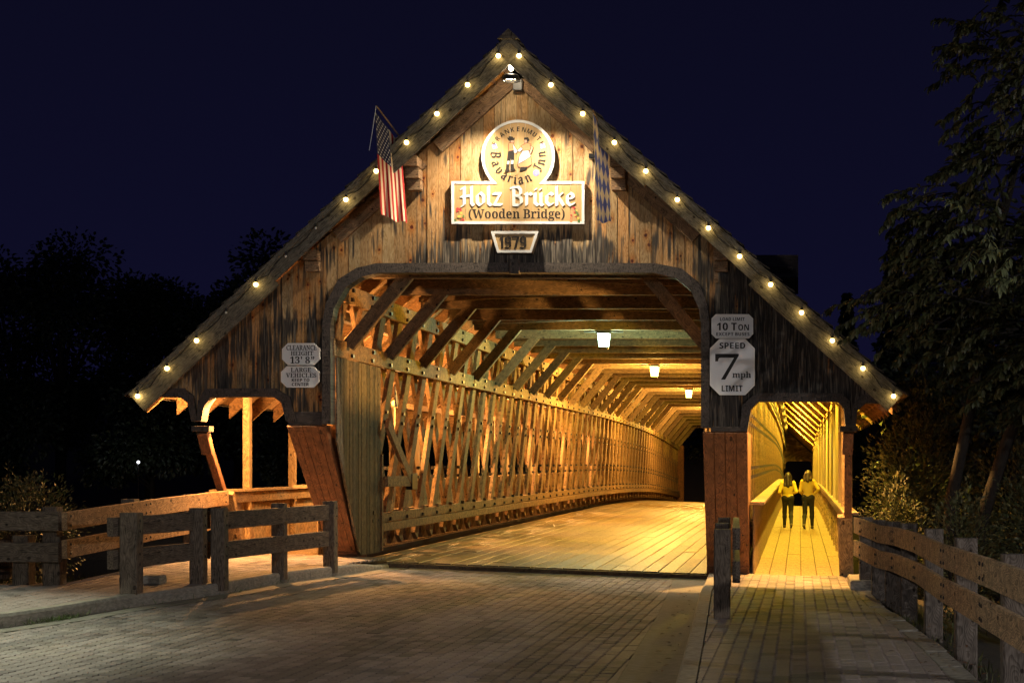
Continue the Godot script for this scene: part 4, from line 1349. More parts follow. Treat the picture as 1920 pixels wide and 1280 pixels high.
func build_lamps() -> void:
	# strings of bulbs along the raking boards
	var bm := MB.new()
	bm.lathe(ball(0.036), Transform3D(), 10)
	var bulb := bm.mesh(M.bulb)
	var off := MB.new()
	off.lathe(ball(0.02), Transform3D(), 10)
	var dim := off.mesh(M.white)
	var sm := MB.new()
	sm.lathe([Vector2(0.001, 0.075), Vector2(0.02, 0.07), Vector2(0.02, 0.02), Vector2(0.012, 0.018)], Transform3D(), 8)
	var socket := sm.mesh(M.cable)
	for s in [-1.0, 1.0]:
		var t := thing("light_string", "string of clear bulbs along the %s slope of the gable roof edge" % ("flag-side left" if s < 0 else "right-hand"), "string lights", roof_point(s, HALF, 0.12, prow(HALF) + 0.05), "bulb strings on the gable")
		var pts := []
		var rad := []
		for i in 13:
			var a := 0.27 + i * (HALF - 0.32) / 12.0
			var p := roof_point(s, a, 0.165, prow(a) + 0.07)
			var lit: bool = not (s < 0 and i in [6, 7, 9])
			put("bulb", bulb if lit else dim, t, Transform3D(Basis(), p))
			put("bulb_socket", socket, t, Transform3D(Basis(), p))
			if lit:
				omni(t, p, Color(1.0, 0.72, 0.26), 0.045 * rng.randf_range(0.65, 1.3), 0.033)
			pts.append(p + Vector3(0, 0.075, -0.02))
			rad.append(0.007)
			if i < 12:
				for q in [0.33, 0.66]:
					var b: float = a + q * (HALF - 0.32) / 12.0
					pts.append(roof_point(s, b, 0.165 + rng.randf_range(-0.02, 0.035), prow(b) + 0.05) + Vector3(0, 0.02, 0))
					rad.append(0.007)
		var c := MB.new()
		c.tube(pts, rad, 5)
		put("cord", c.mesh(M.cable), t)
	# the floodlight hangs inside the roof peak: a bulb over a dark dish, and three lamp heads under the dish aimed down the boards
	var fp := Vector3(-4.457, 7.90, -24.32)
	var fl := thing("gable_floodlight", "bright floodlight with a dark dish hanging in the roof peak over the inn sign", "floodlight", fp)
	var m := MB.new()
	m.lathe([Vector2(0.001, -0.10), Vector2(0.10, -0.11), Vector2(0.135, -0.13), Vector2(0.14, -0.20), Vector2(0.125, -0.20), Vector2(0.12, -0.14), Vector2(0.001, -0.13)], Transform3D(Basis(), fp), 20)
	put("dish", m.mesh(M.iron), fl)
	m = MB.new()
	m.lathe(ball(0.04, Vector3.ZERO, 1.2), Transform3D(Basis(), fp), 14)
	put("bulb", m.mesh(M.flood_glow), fl)
	m = MB.new()
	m.tube([fp + Vector3(0, -0.11, 0), fp + Vector3(-0.05, -0.02, 0.02), fp + Vector3(-0.04, 0.12, 0), fp + Vector3(0, 0.2, -0.02)], [0.012, 0.012, 0.012, 0.014], 7)
	put("hanger", m.mesh(M.iron), fl)
	block("hanger_box", fp + Vector3(-0.11, 0.17, -0.06), fp + Vector3(0.12, 0.25, 0.05), "steel", fl)
	omni(fl, fp, Color(1.0, 0.84, 0.60), 0.25, 0.04)
	for q in [[-4.47, 4.0, 46.0, FLOOD], [-6.2, 4.55, 31.0, FLOOD_DOWN], [-4.47, 4.3, 30.0, FLOOD_DOWN * 0.4], [-2.75, 4.55, 31.0, FLOOD_DOWN]]:
		var head := SpotLight3D.new()
		head.name = "lamp_light"
		fl.add_child(head, true)
		var from := fp + Vector3(clampf(q[0] + 4.47, -0.06, 0.06), -0.16, 0.0)
		head.transform = Transform3D(Basis.looking_at(Vector3(q[0], q[1], ZP) - from, Vector3(0, 0, 1)), from - fp)
		head.light_color = Color(1.0, 0.84, 0.60).linear_to_srgb()
		head.light_energy = q[3]
		head.light_size = 0.03
		head.spot_angle = q[2]
		head.spot_angle_attenuation = 1.0
		head.spot_range = 40.0
		head.spot_attenuation = 2.0
		head.shadow_enabled = true
		m = MB.new()
		m.lathe(ball(0.022), Transform3D(Basis(), from), 8)
		put("lamp_lens", m.mesh(M.flood_glow), fl)
	var jb := thing("junction_box", "square metal electrical box on the boards just under the floodlight", "junction box", Vector3(fx(972), fy(172), ZP))
	block("housing", Vector3(fx(964), fy(172), ZP + 0.01), Vector3(fx(982), fy(152), ZP + 0.13), "steel", jb)
	block("box_lid", Vector3(fx(965), fy(171), ZP + 0.131), Vector3(fx(981), fy(153), ZP + 0.14), "steel", jb)
	# lanterns under the ties over the road
	var tone := [[Color(0.62, 1.0, 0.60), "green_glow", "white-green"], [Color(1.0, 0.54, 0.11), "orange_glow", "orange"], [Color(1.0, 0.54, 0.11), "orange_glow", "orange"], [Color(1.0, 0.54, 0.11), "orange_glow", "orange"]]
	var where := [10.93 + 0.1, 23.53 + 0.1, 38.65 + 0.1, 53.77 + 0.1]
	for i in 4:
		var t: float = where[i]
		var y := 4.82 + camber(t)
		var at := Vector3(CX, y, ZP - t + 0.0)
		var l := thing("road_lantern", ["white-green glowing lantern, first under the ties over the road", "orange glowing lantern, second under the ties over the road", "orange glowing lantern, third along the ties over the road", "orange lantern deepest along the road, beyond the third lantern"][i], "lantern", at, "lanterns over the road")
		block("mount_plate", at + Vector3(-0.45, -0.03, -0.08), at + Vector3(0.45, -0.002, 0.08), "iron", l)
		m = MB.new()
		m.lathe([Vector2(0.17, -0.05), Vector2(0.19, -0.07), Vector2(0.14, -0.36), Vector2(0.02, -0.37)], Transform3D(Basis(Vector3.UP, PI / 4), at), 4)
		put("lantern_glass", m.mesh(M[tone[i][1]]), l)
		m = MB.new()
		m.lathe([Vector2(0.02, -0.032), Vector2(0.21, -0.034), Vector2(0.21, -0.066), Vector2(0.02, -0.068)], Transform3D(Basis(Vector3.UP, PI / 4), at), 4)
		put("lantern_cap", m.mesh(M.iron), l)
		for k in 4:
			var c := Vector3(cos(k * PI / 2), 0, sin(k * PI / 2)).rotated(Vector3.UP, PI / 4)
			m = MB.new()
			m.tube([at + c * 0.195 + Vector3(0, -0.06, 0), at + c * 0.145 + Vector3(0, -0.37, 0)], [0.012, 0.012], 4)
			put("lantern_bar", m.mesh(M.iron), l)
		m = MB.new()
		m.lathe([Vector2(0.02, -0.372), Vector2(0.15, -0.372), Vector2(0.13, -0.40), Vector2(0.001, -0.41)], Transform3D(Basis(Vector3.UP, PI / 4), at), 4)
		put("lantern_foot", m.mesh(M.iron), l)
		omni(l, at + Vector3(0, -0.2, 0), tone[i][0], ROAD_LAMP[i], 0.12)
	# wall lamps in the walkways, high against the trusses
	for side in [1, -1]:
		var n := 11 if side > 0 else 6
		for i in n:
			var t := (2.25 + i * 6.1 if i > 0 else 1.03) if side > 0 else 0.3 + i * 6.1
			var x := 0.12 if side > 0 else -8.10
			var at := Vector3(x, (4.07 if side > 0 else 3.0) + camber(t), ZP - t)
			if side < 0 and i == 0:
				at = Vector3(-9.0, 2.93, ZP - 0.34)      # behind the head of the side arch
			var ord: String = ["nearest", "second", "third", "fourth", "fifth", "sixth", "seventh", "eighth", "ninth", "tenth", "eleventh", "twelfth"][i]
			var l := thing("walkway_lamp", ("%s amber rafter lamp from the portal, above the two walkers' floor" if side > 0 else "%s amber rafter lamp from the portal, in the orange-lit side walkway") % ord, "wall lamp", at, "walkway lamps")
			m = MB.new()
			m.lathe(ball(0.045, Vector3.ZERO, 1.2), Transform3D(Basis(), at), 10)
			put("lamp_globe", m.mesh(M.amber_glow), l)
			if side > 0:
				block("lamp_back", at + Vector3(-0.06, 0.06, -0.06), at + Vector3(0.06, 0.13, 0.06), "iron", l)
			else:
				if i > 0:
					block("lamp_back", at + Vector3(0.09, -0.08, -0.3), at + Vector3(0.115, 0.36, 0.3), "iron", l)
				else:
					block("lamp_back", at + Vector3(-0.1, -0.03, 0.10), at + Vector3(0.1, 0.2, 0.14), "iron", l)
			omni(l, at, (Color(1.0, 0.72, 0.06) if i > 0 else Color(1.0, 0.52, 0.14)) if side > 0 else Color(1.0, 0.47, 0.14), (WALK_LAMP if i > 0 else WALK_LAMP * 2.1) if side > 0 else (SIDE_LAMP * 1.1 if i == 0 else SIDE_LAMP * 0.55), 0.07)
	# street lamps outside the frame: a hooded one by the kerb, one beyond the bank fence, one behind the photographer
	for q in [[Vector3(-11.3, -0.1, -14.6), 4.2, Color(0.90, 1.0, 0.76), STREET_NEAR, "hooded green-white post lantern by the near end of the kerbed walk"], [Vector3(13.5, -0.6, -7.2), 4.5, Color(1.0, 0.95, 0.92), STREET_FAR, "white post lantern beyond the long bank fence"], [Vector3(-8.0, -0.1, 4.0), 6.5, Color(1.0, 0.95, 0.95), STREET_REAR, "tall white street lamp in the road behind the viewer"]]:
		var l := thing("street_lamp", q[4], "street lamp", q[0], "street lamps")
		var top: Vector3 = q[0] + Vector3(0, q[1], 0)
		m = MB.new()
		m.lathe([Vector2(0.14, 0.0), Vector2(0.14, 0.25), Vector2(0.07, 0.4), Vector2(0.05, q[1] - 0.2), Vector2(0.09, q[1] - 0.16), Vector2(0.001, q[1] - 0.15)], Transform3D(Basis(), q[0]), 12)
		put("lamp_post", m.mesh(M.iron), l)
		m = MB.new()
		m.lathe(ball(0.15, Vector3.ZERO, 0.8), Transform3D(Basis(), top), 14)
		put("lamp_globe", m.mesh(M.street_glow), l)
		m = MB.new()
		m.lathe([Vector2(0.30, 0.18), Vector2(0.05, 0.34), Vector2(0.001, 0.40)], Transform3D(Basis(), top), 14)
		m.lathe([Vector2(0.30, 0.175), Vector2(0.001, 0.195)], Transform3D(Basis(), top), 14)
		put("lamp_hood", m.mesh(M.iron), l)
		if q[1] == 4.2:
			var sp := SpotLight3D.new()
			sp.name = "lamp_light"
			l.add_child(sp)
			sp.position = Vector3(0, q[1], 0)
			sp.rotation_degrees = Vector3(-90, 0, 0)
			sp.light_color = q[2].linear_to_srgb()
			sp.light_energy = q[3]
			sp.light_size = 0.14
			sp.spot_angle = 57.0
			sp.spot_angle_attenuation = 0.25
			sp.spot_range = 60.0
			sp.spot_attenuation = 2.0
			sp.shadow_enabled = true
		else:
			omni(l, top, q[2], q[3], 0.14)
	# one far light across the river
	var far := thing("distant_lamp", "tiny white lamp far across the dark river", "street lamp", Vector3(-37.0, -1.0, -88.0))
	m = MB.new()
	m.lathe(ball(0.085), Transform3D(Basis(), Vector3(-37.0, 2.3, -88.0)), 10)
	put("lamp_globe", m.mesh(M.far_glow), far)
	m = MB.new()
	m.tube([Vector3(-37.0, -3.0, -88.0), Vector3(-37.0, 2.22, -88.0)], [0.06, 0.04], 6)
	put("lamp_post", m.mesh(M.iron), far)
	omni(far, Vector3(-37.0, 2.3, -88.0), Color(0.95, 0.97, 1.0), 2.5, 0.08)

# ---------------------------------------------------------------- ground, road, kerbs
const KERB_L := [9.0, -11.3, 12.0, -10.2, 15.0, -9.35, 17.0, -8.75, 17.8, -8.48, 19.2, -8.2, 20.9, -7.69, 22.5, -7.5, 24.45, -7.02, 26.0, -6.85, 27.0, -6.8]
const GUTTER_R := [8.0, -1.38, 13.2, -1.53, 16.2, -1.64, 19.9, -1.77, 26.4, -2.1, 27.0, -2.12]
const KERB_R := [8.0, -0.80, 12.5, -0.98, 16.8, -1.16, 21.9, -1.39, 26.4, -1.52, 27.0, -1.52]
const PATH_R := [8.0, 1.36, 13.3, 1.2, 15.2, 1.13, 17.2, 1.04, 20.2, 0.86, 23.0, 0.82, 27.0, 0.80]
const FENCE_L := [9.0, -12.2, 15.0, -11.6, 20.1, -11.3, 20.15, -9.5, 25.5, -9.42, 27.0, -9.42]
const ROAD_END := 26.6
const UP := 0.11            # pavement above the road
const UP_SIDE := 0.15

func build_ground() -> void:
	# terrain: level round the road, falling to the river behind the portal, rising again on the far bank
	var m := MB.new()
	var xs := [-260.0, -120.0, -70.0, -45.0, -30.0, -22.0, -17.0, -14.0, -12.0, -10.5, -9.0, -6.0, -3.0, 0.0, 1.5, 2.5, 3.5, 5.0, 7.0, 10.0, 15.0, 24.0, 40.0, 70.0, 140.0, 260.0]
	var ds := [-60.0, -20.0, 0.0, 8.0, 12.0, 15.0, 18.0, 20.0, 22.0, 24.0, 25.5, 27.0, 28.5, 31.0, 35.0, 45.0, 60.0, 80.0, 90.0, 95.0, 99.0, 105.0, 130.0, 200.0, 300.0]
	var hh := func(x: float, d: float) -> float:
		var y := -0.26
		if x > 1.3:
			y -= minf((x - 1.3) * 0.22, 0.9)
		if x < -10.5:
			y += 0.12
		else:
			y += 0.12 * smoothstep(12.0, 24.0, d) * smoothstep(-2.0, -9.0, x) 
		y += 0.1 * sin(x * 1.7 + d) * (1.0 if absf(x) > 13.0 or d > 30 else 0.2)
		y = lerpf(y, -4.4, smoothstep(25.6, 33.0, d))
		y = lerpf(y, -0.6, smoothstep(87.0, 98.0, d)) + 14.0 * smoothstep(108.0, 170.0, d)
		return y
	for i in xs.size() - 1:
		for j in ds.size() - 1:
			var a := Vector3(xs[i], hh.call(xs[i], ds[j]), -ds[j])
			var b := Vector3(xs[i + 1], hh.call(xs[i + 1], ds[j]), -ds[j])
			var c := Vector3(xs[i + 1], hh.call(xs[i + 1], ds[j + 1]), -ds[j + 1])
			var d := Vector3(xs[i], hh.call(xs[i], ds[j + 1]), -ds[j + 1])
			m.tri(a, b, c, MB_normal(a, b, c))
			m.tri(a, c, d, MB_normal(a, c, d))
	struct("ground", "dark earth banks around the road and the river", m.mesh(M.soil))
	var w := MB.new()
	w.quad(Vector3(-260, -3.3, -29), Vector3(260, -3.3, -29), Vector3(260, -3.3, -94), Vector3(-260, -3.3, -94), Vector3.UP)
	struct("river", "black still river under the bridge", w.mesh(M.water))
	# the beds that the pavers lie in
	var road := struct("road", "road of zigzag interlocking pavers that runs up to the bridge", bed(func(d): return along(KERB_L, d) + 0.30, func(d): return along(GUTTER_R, d), 0.014, 0.0).mesh(M.bedding))
	var walk := struct("pavement", "paved footway between the kerb and the rail fence, leading into the lit walkway", bed(func(d): return along(KERB_R, d) + 0.17, func(d): return along(PATH_R, d), 0.014, UP).mesh(M.bedding))
	var side := struct("side_pavement", "paved footway behind the tall kerb, by the double rail fences", bed(func(d): return along(FENCE_L, d) - 0.1, func(d): return along(KERB_L, d) - 0.165, 0.014, UP_SIDE).mesh(M.bedding))
	lay(road, func(d): return along(KERB_L, d) + 0.30, func(d): return along(GUTTER_R, d), 0.0, 300, 9.6)
	lay(walk, func(d): return along(KERB_R, d) + 0.17, func(d): return along(PATH_R, d), UP, 240, 9.6)
	lay(side, func(d): return along(FENCE_L, d) - 0.1, func(d): return along(KERB_L, d) - 0.165, UP_SIDE, 160, 13.0)
	kerb("kerb", "tall pale concrete kerb along the side footway", func(d): return along(KERB_L, d), 0.16, -1.0, 9.0, 26.2)
	kerb("kerb", "low concrete kerb between the gutter and the fenced footway", func(d): return along(KERB_R, d), 0.16, 1.0, 8.0, 26.4)
	gutter("gutter", "wide concrete gutter strip beside the pavers", func(d): return along(GUTTER_R, d), func(d): return along(KERB_R, d), 8.0, 26.5)
	gutter("gutter", "narrow concrete gutter at the foot of the tall kerb", func(d): return along(KERB_L, d), func(d): return along(KERB_L, d) + 0.30, 9.0, 26.3)
	kerb("edging", "broken stone edging of the fenced footway", func(d): return along(PATH_R, d) , 0.22, 1.0, 8.0, 23.2)
	var ps := MB.new()
	ps.box(Vector3(0.76, -0.3, -24.7), Vector3(1.12, 0.05, -23.2), 0.02)
	var pad := whole("concrete_pad", "small raised concrete pad at the corner of the walkway entrance", "concrete pad", ps.mesh(M.concrete))
	var blk := MB.new()
	blk.box(Vector3(-0.17, -0.02, -0.12), Vector3(0.17, 0.11, 0.12), 0.03)
	whole("stone_block", "grey stone block lying on the footway behind the front fence", "stone block", blk.mesh(M.concrete), Vector3(-8.55, ground(-8.5, 20.7) + UP_SIDE, -20.7))

func MB_normal(a: Vector3, b: Vector3, c: Vector3) -> Vector3:
	var n := (b - a).cross(c - a).normalized()
	return n if n.y > 0 else -n

func bed(lo: Callable, hi: Callable, sunk: float, raise: float) -> MB:
	var m := MB.new()
	var d := 6.0
	while d < ROAD_END:
		var e := minf(d + 0.7, ROAD_END)
		for k in 6:
			var p := []
			for q in [[d, k], [d, k + 1], [e, k + 1], [e, k]]:
				var x := lerpf(lo.call(q[0]), hi.call(q[0]), q[1] / 6.0)
				p.append(Vector3(x, ground(x, q[0]) + raise - sunk, -q[0]))
			m.quad(p[0], p[1], p[2], p[3], Vector3.UP)
		d = e
	return m

# interlocking paver: long sides zigzag, edges chamfered
func paver_mesh(mat: Material) -> ArrayMesh:
	var m := MB.new()
	var g := 0.0035
	var l := 0.225 / 2 - g
	var w := 0.140 / 2 - g
	var z := 0.013
	var o := [Vector2(-w + z, -l), Vector2(w + z, -l), Vector2(w - z, -l / 2), Vector2(w + z, 0), Vector2(w - z, l / 2), Vector2(w + z, l), Vector2(-w + z, l), Vector2(-w - z, l / 2), Vector2(-w + z, 0), Vector2(-w - z, -l / 2)]
	var inn := []
	for p in o:
		inn.append(Vector2(p.x - signf(p.x) * 0.006, p.y - (signf(p.y) * 0.006 if absf(p.y) > l * 0.9 else 0.0)))
	var k := o.size()
	var ix := Geometry2D.triangulate_polygon(PackedVector2Array(inn))
	for i in range(0, ix.size(), 3):
		var a: Vector2 = inn[ix[i]]
		var b: Vector2 = inn[ix[i + 1]]
		var c: Vector2 = inn[ix[i + 2]]
		m.tri(Vector3(a.x, 0, a.y), Vector3(b.x, 0, b.y), Vector3(c.x, 0, c.y), Vector3.UP)
	for i in k:
		var a: Vector2 = o[i]
		var b: Vector2 = o[(i + 1) % k]
		var c: Vector2 = inn[(i + 1) % k]
		var d: Vector2 = inn[i]
		var out := Vector2((b - a).y, -(b - a).x).normalized()
		m.quad(Vector3(a.x, -0.006, a.y), Vector3(b.x, -0.006, b.y), Vector3(c.x, 0, c.y), Vector3(d.x, 0, d.y), Vector3(out.x, 1, out.y).normalized())
		m.quad(Vector3(a.x, -0.03, a.y), Vector3(b.x, -0.03, b.y), Vector3(b.x, -0.006, b.y), Vector3(a.x, -0.006, a.y), Vector3(out.x, 0, out.y))
	return m.mesh(mat)

func lay(parent: MeshInstance3D, lo: Callable, hi: Callable, raise: float, singly: int, d0: float) -> void:
	var spots := []
	var cut := MB.new()
	var col := -90
	while col < 30:
		var x := col * 0.140
		var d := 7.0 + (0.1125 if col % 2 == 0 else 0.0)
		while d < ROAD_END - 0.10:
			var l0: float = lo.call(d)
			var h0: float = hi.call(d)
			if x > l0 - 0.09 and x < h0 + 0.09:
				var y := ground(x, d) + raise
				var n := Vector3(-(ground(x + 0.1, d) - ground(x - 0.1, d)) / 0.2, 1, (ground(x, d + 0.1) - ground(x, d - 0.1)) / 0.2)
				n = (n.normalized() + Vector3(rng.randf_range(-0.012, 0.012), 0, rng.randf_range(-0.012, 0.012))).normalized()
				var xa := Vector3(1, 0, 0)
				var za := xa.cross(n).normalized()
				xa = n.cross(za).normalized()
				var tf := Transform3D(Basis(xa, n, za), Vector3(x, y + rng.randf_range(-0.0025, 0.0015), -d))
				if x > l0 + 0.087 and x < h0 - 0.087:
					spots.append([d, tf])
				else:
					var xl := maxf(-0.066, l0 + 0.004 - x)
					var xr := minf(0.066, h0 - 0.004 - x)
					if xr - xl > 0.012:
						cut.extrude(PackedVector2Array([Vector2(xl, -0.109), Vector2(xr, -0.109), Vector2(xr, 0.109), Vector2(xl, 0.109)]), tf * Transform3D(Basis(Vector3(1, 0, 0), Vector3(0, 0, -1), Vector3(0, 1, 0)), Vector3.ZERO), -0.03, 0.0)
			d += 0.225
		col += 1
	stuff(put("cut_pavers", cut.mesh(M.paver0), parent))
	# the nearest ones that stand in the picture are parts of their own
	spots.sort_custom(func(a, b): return a[0] < b[0])
	var kinds := []
	for k in 4:
		kinds.append(paver_mesh(M["paver%d" % k]))
	var rest := []
	var made := 0
	for s in spots:
		var p: Vector3 = s[1].origin
		var u: float = 1499.0 + p.x * 2950.0 / s[0]
		var v: float = 889.0 + (1.62 - p.y) * 2950.0 / s[0]
		if made < singly and u > 0 and u < 1920 and v < 1280 and (s[0] < 40):
			var g := wear(p, rng.randf())
			put("paver", kinds[3 if g < 0.74 else (1 if g < 0.92 else (0 if g < 1.08 else 2))], parent, s[1])
			made += 1
		else:
			rest.append(s[1])
	var mm := MultiMesh.new()
	mm.transform_format = MultiMesh.TRANSFORM_3D
	mm.use_colors = true
	mm.mesh = paver_mesh(M.paver_field)
	mm.instance_count = rest.size()
	for i in rest.size():
		mm.set_instance_transform(i, rest[i])
		var g := wear(rest[i].origin, rng.randf())
		mm.set_instance_color(i, Color(g * rng.randf_range(0.97, 1.03), g, g * rng.randf_range(0.95, 1.04)))
	var o := MultiMeshInstance3D.new()
	o.name = "paver_field"
	o.multimesh = mm
	parent.add_child(o, true)
	stuff(o)

# tone of one paver: its own, that of the wheel tracks, and old patches
func wear(p: Vector3, own: float) -> float:
	if not beam_cache.has("wear"):
		beam_cache["wear"] = noise(91, 0.55, 3)
	var n: FastNoiseLite = beam_cache["wear"]
	var g := lerpf(0.74, 1.20, own) + 0.55 * n.get_noise_2d(p.x, p.z * 0.45)
	for track in [-6.0, -4.55, -3.6]:
		g -= 0.13 * exp(-pow((p.x - track) / 0.32, 2.0)) if p.x < -1.6 and p.x > -8.0 else 0.0
	return clampf(g - (0.2 if own < 0.06 else 0.0), 0.4, 1.4)

func kerb(called: String, label: String, line: Callable, width: float, side: float, d0: float, d1: float) -> void:
	var holder := Node3D.new()
	holder.name = numbered(called)
	add_child(holder)
	holder.set_meta("kind", "structure")
	holder.set_meta("label", label)
	var d := d0
	var rough := called == "edging"
	var high := UP_SIDE if side < 0 else UP
	while d < d1 - 0.05:
		var e := minf(d + (1.1 if rough else 2.4), d1)
		var m := MB.new()
		var n := 4
		var u := rng.randf_range(-0.02, 0.02) if rough else 0.0
		var sink := rng.randf_range(0.0, 0.04) if rough else 0.0
		var ring := []
		for k in n + 1:
			var q := lerpf(d + 0.006, e - 0.006, float(k) / n)
			var x: float = line.call(q) + u
			var y := ground(x, q)
			var drop := 0.09 * smoothstep(24.6, 26.0, q) if side < 0 else 0.0
			var face := -side
			ring.append([Vector3(x + face * 0.012, y - 0.1, -q), Vector3(x, y + high - 0.025 - drop - sink, -q), Vector3(x - face * 0.022, y + high + 0.005 - drop - sink, -q), Vector3(x - face * width, y + high + 0.006 - drop - sink, -q), Vector3(x - face * width, y - 0.1, -q)])
		for k in n:
			for i in 4:
				var a: Vector3 = ring[k][i]
				var b: Vector3 = ring[k][i + 1]
				var c: Vector3 = ring[k + 1][i + 1]
				var dd: Vector3 = ring[k + 1][i]
				var out := (dd - a).cross(b - a).normalized()
				var mid: Vector3 = (a + b) / 2 - (ring[k][0] + ring[k][4]) / 2
				m.quad(a, b, c, dd, out if out.dot(mid) > 0 else -out)
		for k in [0, n]:
			for i in range(1, 4):
				m.tri(ring[k][0], ring[k][i], ring[k][i + 1], Vector3(0, 0, 1 if k == 0 else -1))
		put("kerb_length" if not rough else "edging_stone", m.mesh(M.concrete), holder)
		d = e

func gutter(called: String, label: String, lo: Callable, hi: Callable, d0: float, d1: float) -> void:
	var holder := Node3D.new()
	holder.name = numbered(called)
	add_child(holder)
	holder.set_meta("kind", "structure")
	holder.set_meta("label", label)
	var d := d0
	while d < d1 - 0.05:
		var e := minf(d + 2.4, d1)
		var m := MB.new()
		for k in 4:
			var p := lerpf(d + 0.005, e - 0.005, k / 4.0)
			var q := lerpf(d + 0.005, e - 0.005, (k + 1) / 4.0)
			var f := func(x: float, z: float) -> Vector3: return Vector3(x, ground(x, z) + 0.004, -z)
			m.quad(f.call(lo.call(p), p), f.call(hi.call(p), p), f.call(hi.call(q), q), f.call(lo.call(q), q), Vector3.UP)
			m.quad(f.call(lo.call(p), p), f.call(lo.call(q), q), f.call(lo.call(q), q) - Vector3(0, 0.08, 0), f.call(lo.call(p), p) - Vector3(0, 0.08, 0), Vector3(-1, 0, 0))
		put("gutter_length", m.mesh(M.gutter), holder)
		d = e

# ---------------------------------------------------------------- fences
func bolt_head(parent: Node3D, at: Vector3, out: Vector3) -> void:
	if not beam_cache.has("bolt_head"):
		var m := MB.new()
		m.lathe([Vector2(0.019, 0.0), Vector2(0.017, 0.008), Vector2(0.009, 0.012), Vector2(0.001, 0.013)], Transform3D(), 8)
		beam_cache["bolt_head"] = m.mesh(M.bolt)
	put("bolt", beam_cache["bolt_head"], parent, Transform3D(Basis(Quaternion(Vector3.UP, out.normalized())), at))

func post(parent: Node3D, x: float, d: float, y0: float, y1: float, w: float, mat: String) -> MeshInstance3D:
	return timber("post", Vector3(x, y0, -d), Vector3(x + rng.randf_range(-0.01, 0.01), y1, -d), w, w, mat, parent, Vector3(0, 0, 1))

